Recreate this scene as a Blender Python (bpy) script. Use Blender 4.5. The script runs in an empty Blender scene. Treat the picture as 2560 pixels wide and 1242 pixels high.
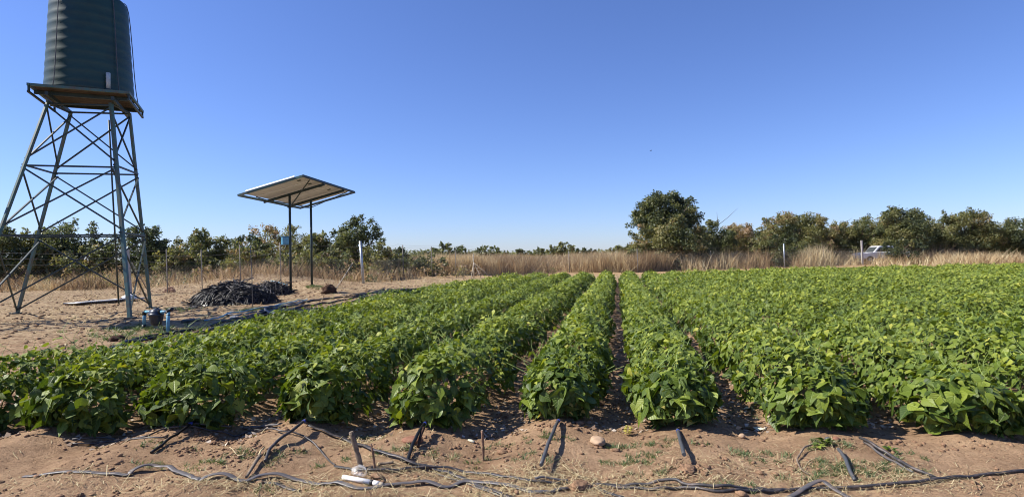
import bpy, math, random
import numpy as np
from mathutils import Vector, Matrix

rng = np.random.default_rng(11)
random.seed(11)
scene = bpy.context.scene
COL = scene.collection

# ------------------------------------------------------------------ camera
F_PX = 1441.0            # focal length in pixels of the 2560 px wide photograph
CAM_H = 1.5
RHO = math.radians(1.0)
PIT = math.atan(17 / F_PX)
Xv = np.array([1.0, 0, 0])
FWD = np.array([0, math.cos(PIT), math.sin(PIT)])
UPT = np.array([0, -math.sin(PIT), math.cos(PIT)])
RIGHT = math.cos(RHO) * Xv - math.sin(RHO) * UPT
UP = math.sin(RHO) * Xv + math.cos(RHO) * UPT
CPOS = np.array([0, 0, CAM_H])

cam_data = bpy.data.cameras.new('camera')
cam = bpy.data.objects.new('camera', cam_data)
COL.objects.link(cam)
cam.matrix_world = Matrix((
    (RIGHT[0], UP[0], -FWD[0], 0),
    (RIGHT[1], UP[1], -FWD[1], 0),
    (RIGHT[2], UP[2], -FWD[2], CAM_H),
    (0, 0, 0, 1)))
cam_data.sensor_width = 36
cam_data.lens = 36 * F_PX / 2560
cam_data.clip_start = 0.05
cam_data.clip_end = 5000
scene.camera = cam

# ------------------------------------------------------------------ light
SUN_EL = math.radians(44.5)
SUN_AZ = math.radians(-90.5)          # from the left, a touch behind the field
world = bpy.data.worlds.new('World')
scene.world = world
world.use_nodes = True
wn = world.node_tree
bg = wn.nodes['Background']
sky = wn.nodes.new('ShaderNodeTexSky')
sky.sky_type = 'NISHITA'
sky.sun_disc = False
sky.sun_elevation = SUN_EL
sky.sun_rotation = SUN_AZ
sky.altitude = 300
sky.air_density = 1.0
sky.dust_density = 0.25
sky.ozone_density = 2.5
skm = wn.nodes.new('ShaderNodeMixRGB'); skm.blend_type = 'MULTIPLY'; skm.inputs[0].default_value = 1
skm.inputs[2].default_value = (0.76, 0.88, 1.33, 1)      # a deep dry-season blue
wn.links.new(sky.outputs['Color'], skm.inputs[1])
wn.links.new(skm.outputs[0], bg.inputs['Color'])
bg.inputs['Strength'].default_value = 0.077
sd = np.array([math.sin(SUN_AZ) * math.cos(SUN_EL), math.cos(SUN_AZ) * math.cos(SUN_EL), math.sin(SUN_EL)])
sun_data = bpy.data.lights.new('sun', 'SUN')
sun_data.energy = 5.0
sun_data.angle = math.radians(0.53)
sun_data.color = (1.0, 0.95, 0.87)
sun = bpy.data.objects.new('sun', sun_data)
COL.objects.link(sun)
sun.rotation_euler = Vector(sd).to_track_quat('Z', 'Y').to_euler()
sun.location = (-20, 0, 30)
vs = scene.view_settings
vs.view_transform = 'Standard'
vs.look = 'None'
vs.exposure = 0.72
vs.gamma = 1.0
vs.use_curve_mapping = False
scene.cycles.pixel_filter_type = 'BLACKMAN_HARRIS'
scene.cycles.filter_width = 1.05

# ------------------------------------------------------------------ noise and terrain
_T = np.random.default_rng(5).random((256, 256))


def vnoise(x, y):
    x = np.asarray(x, float); y = np.asarray(y, float)
    xi = np.floor(x).astype(int); yi = np.floor(y).astype(int)
    fx = x - xi; fy = y - yi
    fx = fx * fx * (3 - 2 * fx); fy = fy * fy * (3 - 2 * fy)
    a = _T[xi % 256, yi % 256]; b = _T[(xi + 1) % 256, yi % 256]
    c = _T[xi % 256, (yi + 1) % 256]; d = _T[(xi + 1) % 256, (yi + 1) % 256]
    return (a * (1 - fx) + b * fx) * (1 - fy) + (c * (1 - fx) + d * fx) * fy - 0.5


def sstep(a, b, x):
    t = np.clip((np.asarray(x, float) - a) / (b - a), 0, 1)
    return t * t * (3 - 2 * t)


TH = math.radians(10.4)
DIR = np.array([math.sin(TH), math.cos(TH)])      # along the rows
NRM = np.array([math.cos(TH), -math.sin(TH)])     # across the rows
ROW_S = {-5: -5.93, -4: -4.92, -3: -3.84, -2: -2.76, -1: -1.66, 0: -0.56, 1: 0.50, 2: 1.64, 3: 2.76}
for k in range(4, 25):
    ROW_S[k] = 2.76 + (k - 3) * 1.1


def front_y(x):
    return 5.28 - 0.16 * np.clip(x, 0, 4) + 0.0 * np.clip(x, -6, 0)


def far_y(x):
    return np.interp(x, [-3, -1.7, 0, 2.5, 8, 24, 45], [22.5, 24, 28.3, 30, 30.6, 32.6, 36])


def gz(x, y):
    """terrain height"""
    x = np.asarray(x, float); y = np.asarray(y, float)
    s = x * NRM[0] + y * NRM[1]
    z = 0.05 * vnoise(x * 0.9 + 3, y * 0.9) + 0.035 * vnoise(x * 2.3 + 9, y * 2.6 + 4)
    near = 1 - sstep(14, 40, y)
    z = z + near * (0.018 * vnoise(x * 6.1, y * 6.7 + 2) + 0.015 * vnoise(x * 14, y * 14 + 7) + 0.011 * vnoise(x * 27, y * 27) * sstep(-.1, .25, vnoise(x * 1.7 + 50, y * 2.1)))
    # raised planting beds running on into the headland
    ph = np.cos((s + 0.56) / 1.1 * 2 * math.pi)
    field = sstep(-7.0, -6.0, s) * (1 - sstep(28, 33, y - 0.1 * x))
    amp = (0.016 + 0.038 * sstep(3.7, 4.9, y)) * (1 - .3 * sstep(-1, 1.5, x))
    z = z + field * amp * ph
    # ground climbing towards the panel and the earth bank behind it
    z = z + 0.36 * np.exp(-(((x + 9.8) / 2.2) ** 2 + ((y - 27.6) / 1.9) ** 2))
    z = z + 0.75 * np.exp(-(((x + 13.6) / 3.6) ** 2 + ((y - 31.5) / 2.8) ** 2))
    z = z + 0.22 * np.exp(-(((x + 8.5) / 3.5) ** 2 + ((y - 40) / 4) ** 2))
    left = (1 - sstep(-7.5, -6.2, s)) * sstep(6, 10, y) * (1 - sstep(36, 50, y))
    z = z + left * 0.10 * vnoise(x * 0.55 + 20, y * 0.8) + left * 0.05 * vnoise(x * 2.1, y * 3.0)
    z = z * (1 - 0.7 * sstep(60, 120, y))
    return z


def ray(px, py):
    return FWD + RIGHT * (px - 1280) / F_PX + UP * (621 - py) / F_PX


def G(px, py, lift=0.0):
    """point of the terrain seen at a pixel of the photograph"""
    r = ray(px, py)
    z = 0.0
    p = None
    for _ in range(12):
        p = CPOS + r * ((z - CAM_H) / r[2])
        z = 0.5 * z + 0.5 * float(gz(p[0], p[1]))
    return np.array([p[0], p[1], float(gz(p[0], p[1])) + lift])


def D(px, py, d):
    r = ray(px, py)
    return CPOS + r * d / r[1]


def on(px, d, lift=0.0):
    """terrain point in the direction of column px, at distance d"""
    x = 0.0
    p = D(px, 640, d)
    return np.array([p[0], d, float(gz(p[0], d)) + lift])


# ------------------------------------------------------------------ object helpers
def tag(o, label=None, cat=None, group=None, kind=None):
    if label: o['label'] = label
    if cat: o['category'] = cat
    if group: o['group'] = group
    if kind: o['kind'] = kind
    return o


def thing(name, label, cat, loc=(0, 0, 0), group=None):
    o = bpy.data.objects.new(name, None)
    o.empty_display_size = 0.1
    COL.objects.link(o)
    o.location = tuple(loc)
    return tag(o, label, cat, group)


def link(name, me, parent=None, local=False):
    """mesh given in world coordinates; keeps its place when parented to an empty"""
    o = bpy.data.objects.new(name, me)
    COL.objects.link(o)
    if parent is not None:
        o.parent = parent
        if not local:
            w = Vector((0, 0, 0)); p = parent
            while p is not None:
                w += p.location; p = p.parent
            o.location = -w
    return o


def mesh_np(name, V, Fq, mat, smooth=False, attrs=None):
    """V (n,3); Fq list of (array (m,k)) with k verts per face"""
    me = bpy.data.meshes.new(name)
    V = np.asarray(V, np.float32)
    me.vertices.add(len(V))
    me.vertices.foreach_set('co', V.ravel())
    if not isinstance(Fq, list): Fq = [Fq]
    Fq = [np.asarray(f, np.int32) for f in Fq if len(f)]
    idx = np.concatenate([f.ravel() for f in Fq])
    tot = np.concatenate([np.full(len(f), f.shape[1], np.int32) for f in Fq])
    st = np.concatenate([[0], np.cumsum(tot)[:-1]]).astype(np.int32)
    me.loops.add(len(idx)); me.loops.foreach_set('vertex_index', idx)
    me.polygons.add(len(tot)); me.polygons.foreach_set('loop_start', st); me.polygons.foreach_set('loop_total', tot)
    if smooth: me.polygons.foreach_set('use_smooth', np.ones(len(tot), bool))
    if attrs:
        for k, (ty, a) in attrs.items():
            at = me.attributes.new(k, ty, 'POINT')
            at.data.foreach_set('value' if ty == 'FLOAT' else 'vector', np.asarray(a, np.float32).ravel())
    me.update(calc_edges=True)
    me.validate()
    if mat: me.materials.append(mat)
    return me


class MB:
    """collects simple solids into one mesh"""
    def __init__(s): s.v = []; s.f = []; s.n = 0
    def add(s, v, f):
        s.v.extend([tuple(map(float, p)) for p in v]); s.f.extend([tuple(int(i) + s.n for i in q) for q in f]); s.n += len(v); return s
    def box(s, c, size, R=None):
        c = np.array(c, float); h = np.array(size, float) / 2
        R = np.eye(3) if R is None else R
        v = [c + R @ (h * np.array(k)) for k in [(-1,-1,-1),(1,-1,-1),(1,1,-1),(-1,1,-1),(-1,-1,1),(1,-1,1),(1,1,1),(-1,1,1)]]
        return s.add(v, [(0,3,2,1),(4,5,6,7),(0,1,5,4),(1,2,6,5),(2,3,7,6),(3,0,4,7)])
    def tube(s, P, r, n=8, cap=True, sq=None, spin=0.0):
        """sweep; r scalar or list; sq=(a,b): elliptical half sizes (across, up)"""
        P = [np.array(p, float) for p in P]
        m = len(P)
        rs = r if hasattr(r, '__len__') else [r] * m
        rings = []
        prev = None
        for i in range(m):
            t = P[min(i + 1, m - 1)] - P[max(i - 1, 0)]
            t = t / (np.linalg.norm(t) + 1e-9)
            ref = np.array([0, 0, 1.0]) if abs(t[2]) < 0.97 else np.array([0, 1.0, 0])
            if prev is not None and abs(t[2]) >= 0.97: ref = prev
            a = np.cross(t, ref); a /= np.linalg.norm(a) + 1e-9
            b = np.cross(a, t); prev = b
            for j in range(n):
                an = 2 * math.pi * (j + 0.5) / n + spin
                if sq: rings.append(P[i] + a * sq[0] * math.cos(an) + b * sq[1] * math.sin(an))
                else: rings.append(P[i] + (a * math.cos(an) + b * math.sin(an)) * rs[i])
        f = [(i * n + j, i * n + (j + 1) % n, (i + 1) * n + (j + 1) % n, (i + 1) * n + j) for i in range(m - 1) for j in range(n)]
        if cap:
            f.append(tuple(range(n))[::-1]); f.append(tuple((m - 1) * n + j for j in range(n)))
        return s.add(rings, f)
    def bar(s, a, b, w, h=None):
        """square section bar between two points"""
        h = h or w
        return s.tube([a, b], 1.0, n=4, sq=(w / 2 * 1.4142, h / 2 * 1.4142))
    def lathe(s, prof, c, n=24, axis=None):
        c = np.array(c, float)
        R = np.eye(3) if axis is None else np.array(Vector(axis).to_track_quat('Z', 'Y').to_matrix())
        v = []; 
        for (r, z) in prof:
            for j in range(n):
                a = 2 * math.pi * j / n
                v.append(c + R @ np.array([r * math.cos(a), r * math.sin(a), z]))
        m = len(prof)
        f = [(i * n + j, i * n + (j + 1) % n, (i + 1) * n + (j + 1) % n, (i + 1) * n + j) for i in range(m - 1) for j in range(n)]
        f.append(tuple(range(n))[::-1]); f.append(tuple((m - 1) * n + j for j in range(n)))
        return s.add(v, f)
    def obj(s, name, mat, parent=None, smooth=False, bevel=0):
        me = bpy.data.meshes.new(name)
        me.from_pydata(s.v, [], s.f)
        if smooth:
            me.polygons.foreach_set('use_smooth', [len(p.vertices) <= 4 for p in me.polygons])
        me.update(); me.materials.append(mat)
        o = link(name, me, parent)
        if bevel:
            b = o.modifiers.new('b', 'BEVEL'); b.width = bevel; b.segments = 2; b.limit_method = 'ANGLE'
        return o


def smooth_path(P, per=6):
    P = [np.array(p, float) for p in P]
    if len(P) < 3: 
        return [P[0] + (P[-1] - P[0]) * t for t in np.linspace(0, 1, per + 1)]
    Q = [2 * P[0] - P[1]] + P + [2 * P[-1] - P[-2]]
    out = []
    for i in range(1, len(Q) - 2):
        for t in np.linspace(0, 1, per, endpoint=False):
            a, b, c, d = Q[i - 1], Q[i], Q[i + 1], Q[i + 2]
            out.append(0.5 * ((2 * b) + (-a + c) * t + (2 * a - 5 * b + 4 * c - d) * t ** 2 + (-a + 3 * b - 3 * c + d) * t ** 3))
    out.append(P[-1])
    return out


def gpath(px, per=6, r=0.01, lift=None):
    """path on the ground through pixels of the photograph; lift: heights above ground at the control points"""
    pts = [G(*p) for p in px]
    if lift is None: lift = [0.0] * len(px)
    P2 = smooth_path([np.array([p[0], p[1], l]) for p, l in zip(pts, lift)], per)
    return [np.array([p[0], p[1], max(float(gz(p[0], p[1])), float(gz(p[0] + .02, p[1])), float(gz(p[0] - .02, p[1]))) + r * 0.9 + max(p[2], 0)]) for p in P2]


# ------------------------------------------------------------------ materials
def new_mat(name):
    m = bpy.data.materials.new(name); m.use_nodes = True
    nt = m.node_tree; b = nt.nodes['Principled BSDF']
    return m, nt, b


def N(nt, ty, **kw):
    n = nt.nodes.new(ty)
    for k, v in kw.items(): setattr(n, k, v)
    return n


def ramp(nt, stops, fac=None):
    r = N(nt, 'ShaderNodeValToRGB')
    e = r.color_ramp.elements
    e[0].position, e[0].color = stops[0][0], (*stops[0][1], 1)
    e[1].position, e[1].color = stops[-1][0], (*stops[-1][1], 1)
    for p, c in stops[1:-1]:
        x = e.new(p); x.color = (*c, 1)
    if fac is not None: nt.links.new(fac, r.inputs['Fac'])
    return r


def simple(name, col, rough=0.6, metal=0.0, noise=0.25, scale=8.0, bump=0.0, col2=None, spec=0.5, object_coords=False):
    """painted / plain surface with wear: two noises vary the colour"""
    m, nt, b = new_mat(name)
    tc = N(nt, 'ShaderNodeTexCoord')
    n1 = N(nt, 'ShaderNodeTexNoise'); n1.inputs['Scale'].default_value = scale; n1.inputs['Detail'].default_value = 6
    n1.inputs['Roughness'].default_value = 0.65
    nt.links.new(tc.outputs['Object'], n1.inputs['Vector'])
    c2 = col2 or tuple(max(0, c * (1 - noise * 1.6)) for c in col)
    c1 = tuple(min(1, c * (1 + noise * 0.6)) for c in col)
    r = ramp(nt, [(0.3, c2), (0.55, col), (0.75, c1)], n1.outputs['Fac'])
    nt.links.new(r.outputs['Color'], b.inputs['Base Color'])
    b.inputs['Roughness'].default_value = rough
    b.inputs['Metallic'].default_value = metal
    b.inputs['Specular IOR Level'].default_value = spec
    if bump:
        bn = N(nt, 'ShaderNodeBump'); bn.inputs['Strength'].default_value = bump; bn.inputs['Distance'].default_value = 0.01
        n2 = N(nt, 'ShaderNodeTexNoise'); n2.inputs['Scale'].default_value = scale * 5; n2.inputs['Detail'].default_value = 4
        nt.links.new(tc.outputs['Object'], n2.inputs['Vector'])
        nt.links.new(n2.outputs['Fac'], bn.inputs['Height']); nt.links.new(bn.outputs['Normal'], b.inputs['Normal'])
    return m


def leaf_mat(name, stops, source='tint', veins=False, trans=0.35, rough=0.5, spec=0.35, trans_gain=(1.5, 1.6, 0.6)):
    m, nt, b = new_mat(name)
    if source == 'tint':
        a = N(nt, 'ShaderNodeAttribute', attribute_name='tint'); fac = a.outputs['Fac']
    else:
        a = N(nt, 'ShaderNodeObjectInfo'); fac = a.outputs['Random']
    r = ramp(nt, stops, fac)
    colour = r.outputs['Color']
    if veins:
        uv = N(nt, 'ShaderNodeAttribute', attribute_name='luv')
        sep = N(nt, 'ShaderNodeSeparateXYZ'); nt.links.new(uv.outputs['Vector'], sep.inputs[0])
        ab = N(nt, 'ShaderNodeMath', operation='ABSOLUTE'); nt.links.new(sep.outputs[0], ab.inputs[0])
        mu = N(nt, 'ShaderNodeMath', operation='MULTIPLY_ADD'); nt.links.new(ab.outputs[0], mu.inputs[0]); mu.inputs[1].default_value = -0.42
        nt.links.new(sep.outputs[1], mu.inputs[2])
        fr = N(nt, 'ShaderNodeMath', operation='MULTIPLY'); nt.links.new(mu.outputs[0], fr.inputs[0]); fr.inputs[1].default_value = 42
        si = N(nt, 'ShaderNodeMath', operation='SINE'); nt.links.new(fr.outputs[0], si.inputs[0])
        pw = N(nt, 'ShaderNodeMath', operation='MAXIMUM'); nt.links.new(si.outputs[0], pw.inputs[0]); pw.inputs[1].default_value = 0.55
        mid = N(nt, 'ShaderNodeMapRange'); nt.links.new(ab.outputs[0], mid.inputs['Value'])
        mid.inputs['From Min'].default_value = 0.0; mid.inputs['From Max'].default_value = 0.09
        mid.inputs['To Min'].default_value = 1.0; mid.inputs['To Max'].default_value = 0.0
        v1 = N(nt, 'ShaderNodeMapRange'); nt.links.new(pw.outputs[0], v1.inputs['Value'])
        v1.inputs['From Min'].default_value = 0.6; v1.inputs['From Max'].default_value = 1.0
        mx = N(nt, 'ShaderNodeMath', operation='MAXIMUM'); nt.links.new(v1.outputs[0], mx.inputs[0]); nt.links.new(mid.outputs[0], mx.inputs[1])
        mc = N(nt, 'ShaderNodeMixRGB', blend_type='ADD'); nt.links.new(colour, mc.inputs[1]); mc.inputs[2].default_value = (0.10, 0.13, 0.04, 1)
        ms = N(nt, 'ShaderNodeMath', operation='MULTIPLY'); nt.links.new(mx.outputs[0], ms.inputs[0]); ms.inputs[1].default_value = 0.4
        nt.links.new(ms.outputs[0], mc.inputs[0])
        colour = mc.outputs[0]
        bn = N(nt, 'ShaderNodeBump'); bn.invert = True
        bn.inputs['Strength'].default_value = 0.6; bn.inputs['Distance'].default_value = 0.006
        nt.links.new(mx.outputs[0], bn.inputs['Height']); nt.links.new(bn.outputs['Normal'], b.inputs['Normal'])
    nt.links.new(colour, b.inputs['Base Color'])
    b.inputs['Roughness'].default_value = rough
    b.inputs['Specular IOR Level'].default_value = spec
    tr = N(nt, 'ShaderNodeBsdfTranslucent')
    mg = N(nt, 'ShaderNodeMixRGB', blend_type='MULTIPLY'); mg.inputs[0].default_value = 1
    nt.links.new(colour, mg.inputs[1]); mg.inputs[2].default_value = (*trans_gain, 1)
    nt.links.new(mg.outputs[0], tr.inputs['Color'])
    mix = N(nt, 'ShaderNodeMixShader'); mix.inputs['Fac'].default_value = trans
    nt.links.new(b.outputs[0], mix.inputs[1]); nt.links.new(tr.outputs[0], mix.inputs[2])
    nt.links.new(mix.outputs[0], nt.nodes['Material Output'].inputs['Surface'])
    return m


def ground_mat():
    m, nt, b = new_mat('earth')
    geo = N(nt, 'ShaderNodeNewGeometry')
    P = geo.outputs['Position']
    def nz(scale, det=5, rough=0.6, off=0.0):
        n = N(nt, 'ShaderNodeTexNoise'); n.inputs['Scale'].default_value = scale; n.inputs['Detail'].default_value = det
        n.inputs['Roughness'].default_value = rough;
        nt.links.new(P, n.inputs['Vector']); return n
    big = nz(1.3, 4); mid = nz(7, 6, .65); fine = nz(45, 6, .7); spk = nz(120, 3, .7)
    soil = ramp(nt, [(0.25, (0.16, 0.096, 0.056)), (0.5, (0.375, 0.240, 0.142)), (0.75, (0.55, 0.375, 0.226))], mid.outputs['Fac'])
    red = ramp(nt, [(0.35, (0.235, 0.145, 0.083)), (0.65, (0.49, 0.325, 0.194))], big.outputs['Fac'])
    m1 = N(nt, 'ShaderNodeMixRGB'); m1.inputs[0].default_value = 0.5
    nt.links.new(soil.outputs[0], m1.inputs[1]); nt.links.new(red.outputs[0], m1.inputs[2])
    fr = ramp(nt, [(0.3, (0.45, 0.43, 0.41)), (0.5, (1, 1, 1)), (0.72, (1.0, 1.0, 1.0))], fine.outputs['Fac'])
    m2 = N(nt, 'ShaderNodeMixRGB', blend_type='MULTIPLY'); m2.inputs[0].default_value = 0.9
    nt.links.new(m1.outputs[0], m2.inputs[1]); nt.links.new(fr.outputs[0], m2.inputs[2])
    # straw-covered ground (left yard, far field edge): attribute 'straw'
    at = N(nt, 'ShaderNodeAttribute', attribute_name='straw')
    straw = ramp(nt, [(0.36, (0.10, 0.068, 0.040)), (0.5, (0.33, 0.238, 0.140)), (0.64, (0.55, 0.44, 0.265))], mid.outputs['Fac'])
    st2 = N(nt, 'ShaderNodeMixRGB', blend_type='MULTIPLY'); st2.inputs[0].default_value = 0.8
    nt.links.new(straw.outputs[0], st2.inputs[1]); nt.links.new(fr.outputs[0], st2.inputs[2])
    thr = N(nt, 'ShaderNodeMath', operation='MULTIPLY_ADD'); nt.links.new(big.outputs['Fac'], thr.inputs[0]); thr.inputs[1].default_value = 1.6; thr.inputs[2].default_value = -0.8
    ad = N(nt, 'ShaderNodeMath', operation='ADD', use_clamp=True); nt.links.new(thr.outputs[0], ad.inputs[0]); nt.links.new(at.outputs['Fac'], ad.inputs[1])
    gate = N(nt, 'ShaderNodeMath', operation='MULTIPLY', use_clamp=True); nt.links.new(ad.outputs[0], gate.inputs[0]); nt.links.new(at.outputs['Fac'], gate.inputs[1])
    m3 = N(nt, 'ShaderNodeMixRGB'); nt.links.new(gate.outputs[0], m3.inputs[0])
    nt.links.new(m2.outputs[0], m3.inputs[1]); nt.links.new(st2.outputs[0], m3.inputs[2])
    # greener turf beyond the fence
    ag = N(nt, 'ShaderNodeAttribute', attribute_name='veld')
    veld = ramp(nt, [(0.35, (0.26, 0.17, 0.085)), (0.65, (0.42, 0.29, 0.16))], big.outputs['Fac'])
    m4 = N(nt, 'ShaderNodeMixRGB'); nt.links.new(ag.outputs['Fac'], m4.inputs[0]); nt.links.new(m3.outputs[0], m4.inputs[1]); nt.links.new(veld.outputs[0], m4.inputs[2])
    nt.links.new(m4.outputs[0], b.inputs['Base Color'])
    b.inputs['Roughness'].default_value = 0.95; b.inputs['Specular IOR Level'].default_value = 0.1
    bn = N(nt, 'ShaderNodeBump'); bn.inputs['Strength'].default_value = 1.0; bn.inputs['Distance'].default_value = 0.03
    sm = N(nt, 'ShaderNodeMath', operation='ADD'); nt.links.new(fine.outputs['Fac'], sm.inputs[0])
    s2 = N(nt, 'ShaderNodeMath', operation='MULTIPLY'); nt.links.new(spk.outputs['Fac'], s2.inputs[0]); s2.inputs[1].default_value = 0.4
    nt.links.new(s2.outputs[0], sm.inputs[1]); nt.links.new(sm.outputs[0], bn.inputs['Height'])
    nt.links.new(bn.outputs['Normal'], b.inputs['Normal'])
    return m


M = {}
M['earth'] = ground_mat()
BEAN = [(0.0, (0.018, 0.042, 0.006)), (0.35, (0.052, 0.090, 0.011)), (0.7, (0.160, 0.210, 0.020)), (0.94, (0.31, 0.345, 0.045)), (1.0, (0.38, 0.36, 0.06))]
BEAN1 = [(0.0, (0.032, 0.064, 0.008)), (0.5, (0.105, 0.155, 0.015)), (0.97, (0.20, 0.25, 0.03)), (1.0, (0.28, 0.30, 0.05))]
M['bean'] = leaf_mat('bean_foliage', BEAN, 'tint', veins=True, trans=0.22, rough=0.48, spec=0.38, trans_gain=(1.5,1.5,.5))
M['bean_leaf'] = leaf_mat('bean_single_leaf', BEAN1, 'random', veins=True, trans=0.22, rough=0.48, spec=0.38, trans_gain=(1.5,1.5,.5))
M['stem'] = simple('bean_stem', (0.30, 0.40, 0.10), 0.6, noise=0.3)
M['bush'] = leaf_mat('bush_leaves', [(0, (0.040, 0.056, 0.034)), (0.3, (0.110, 0.130, 0.058)), (0.55, (0.200, 0.200, 0.075)), (0.75, (0.27, 0.235, 0.10)), (0.88, (0.31, 0.205, 0.11)), (1, (0.42, 0.30, 0.20))], trans=0.42, rough=0.5, spec=0.4, trans_gain=(1.3,1.3,.8))
M['bark'] = simple('bark', (0.16, 0.115, 0.08), 0.9, scale=12, bump=0.5, noise=0.4)
M['dry'] = leaf_mat('dry_grass', [(0, (0.14, 0.105, 0.06)), (0.3, (0.33, 0.225, 0.125)), (0.6, (0.48, 0.36, 0.205)), (0.85, (0.60, 0.49, 0.29)), (1, (0.66, 0.58, 0.37))], trans=0.25, rough=0.8, spec=0.1, trans_gain=(1, .9, .8))
M['straw'] = leaf_mat('straw', [(0, (0.24, 0.17, 0.09)), (0.5, (0.46, 0.37, 0.20)), (1, (0.64, 0.55, 0.33))], trans=0.2, rough=0.7, spec=0.2, trans_gain=(1, .9, .7))
M['weed'] = leaf_mat('weed', [(0, (0.05, 0.09, 0.03)), (0.5, (0.10, 0.15, 0.06)), (1, (0.22, 0.24, 0.12))], trans=0.25)
M['litter'] = leaf_mat('leaf_litter', [(0, (0.10, 0.06, 0.04)), (0.5, (0.27, 0.19, 0.13)), (1, (0.55, 0.47, 0.38))], trans=0.1, rough=0.8)
M['clod'] = simple('soil_clod', (0.27, 0.165, 0.10), 0.95, scale=30, noise=0.4, bump=0.6, spec=0.1)
M['darkclod'] = simple('dark_clod', (0.085, 0.05, 0.035), 0.95, scale=20, noise=0.5, bump=0.8, spec=0.1)
M['stone'] = simple('pale_stone', (0.42, 0.29, 0.19), 0.85, scale=14, noise=0.25, bump=0.4, spec=0.2)
M['redstone'] = simple('red_stone', (0.25, 0.12, 0.075), 0.85, scale=18, noise=0.3, bump=0.3, spec=0.2)
M['tape'] = simple('drip_tape', (0.030, 0.029, 0.030), 0.5, scale=22, noise=0.5, col2=(0.13, 0.10, 0.085), bump=0.2)
M['greytape'] = simple('dusty_tape', (0.085, 0.080, 0.080), 0.5, scale=18, noise=0.4, col2=(0.14, 0.11, 0.09), bump=0.15)
M['pipe'] = simple('black_pipe', (0.006, 0.006, 0.007), 0.44, scale=10, noise=0.5, col2=(0.02, 0.017, 0.015), spec=.35)
M['greypipe'] = simple('grey_pipe', (0.055, 0.060, 0.066), 0.5, scale=14, noise=0.3, col2=(0.10, 0.09, 0.08))
M['greenpipe'] = simple('dark_green_pipe', (0.03, 0.06, 0.05), 0.5, scale=14, noise=0.3)
M['bluepipe'] = simple('blue_pipe', (0.13, 0.34, 0.47), 0.45, scale=10, noise=0.25, col2=(0.10, 0.20, 0.25))
M['deepblue'] = simple('deep_blue_pipe', (0.045, 0.13, 0.24), 0.45, scale=10, noise=0.3)
M['twine'] = simple('blue_twine', (0.03, 0.06, 0.35), 0.6, noise=0.2)
M['white'] = simple('white_plastic', (0.72, 0.70, 0.66), 0.4, scale=9, noise=0.12)
M['paper'] = simple('white_sheet', (0.78, 0.78, 0.76), 0.7, scale=6, noise=0.08)
M['tankgreen'] = simple('tank_plastic', (0.006, 0.040, 0.038), 0.5, scale=1.2, noise=0.25, bump=0.05)
M['tealsteel'] = simple('green_painted_steel', (0.055, 0.125, 0.115), 0.5, scale=6, noise=0.35, col2=(0.10, 0.075, 0.05))
M['darksteel'] = simple('dark_painted_steel', (0.020, 0.040, 0.040), 0.5, scale=6, noise=0.35)
M['palepipe'] = simple('pale_outlet', (0.45, 0.50, 0.50), 0.5, noise=0.2)
M['galv'] = simple('galvanised', (0.42, 0.45, 0.47), 0.45, metal=0.6, scale=12, noise=0.25)
M['whitepost'] = simple('whitewashed_post', (0.42, 0.40, 0.37), 0.7, scale=8, noise=0.2, col2=(0.33, 0.29, 0.24))
M['greypost'] = simple('grey_post', (0.20, 0.18, 0.155), 0.8, scale=8, noise=0.3)
M['pole'] = simple('peeled_pole', (0.50, 0.42, 0.30), 0.8, scale=8, noise=0.3)
M['wire'] = simple('fence_wire', (0.20, 0.19, 0.18), 0.6, metal=0.2, noise=0.2)
M['wood'] = simple('weathered_stake', (0.22, 0.165, 0.115), 0.9, scale=25, noise=0.45, bump=0.5)
M['redwood'] = simple('brown_stake', (0.27, 0.155, 0.095), 0.9, scale=25, noise=0.4, bump=0.5)
M['bamboo'] = simple('split_bamboo', (0.46, 0.37, 0.20), 0.7, scale=20, noise=0.4)
M['brick'] = simple('burnt_brick', (0.42, 0.24, 0.15), 0.9, scale=14, noise=0.35, bump=0.5)
M['backsheet'] = simple('panel_backsheet', (0.56, 0.57, 0.60), 0.6, scale=3, noise=0.08)
M['alu'] = simple('aluminium_frame', (0.75, 0.76, 0.77), 0.35, metal=0.3, noise=0.05)
M['cell'] = simple('solar_cell', (0.012, 0.02, 0.05), 0.15, noise=0.2)
M['boxblue'] = simple('blue_control_box', (0.055, 0.21, 0.33), 0.45, scale=5, noise=0.2)
M['sheet'] = simple('corrugated_iron', (0.50, 0.48, 0.45), 0.5, metal=0.3, scale=5, noise=0.3)
M['underside'] = simple('platform_board', (0.08, 0.055, 0.04), 0.9, scale=6, noise=0.4)
M['carwhite'] = simple('car_paint', (0.80, 0.80, 0.80), 0.3, noise=0.05)
M['glass'] = simple('dark_window', (0.06, 0.07, 0.075), 0.08, noise=0.1)
M['tyre'] = simple('tyre', (0.02, 0.02, 0.02), 0.8, noise=0.2)
M['bird'] = simple('bird_dark', (0.03, 0.03, 0.035), 0.8, noise=0.2)
M['yellowleaf'] = leaf_mat('yellow_leaf', [(0, (0.48, 0.42, 0.12)), (1, (0.58, 0.52, 0.16))], 'random', trans=0.3)
M['paleleaf'] = simple('pale_dead_leaf', (0.62, 0.60, 0.44), 0.7, noise=0.2)
M['bandblack'] = simple('black_tape_band', (0.02, 0.02, 0.02), 0.4)


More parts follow.
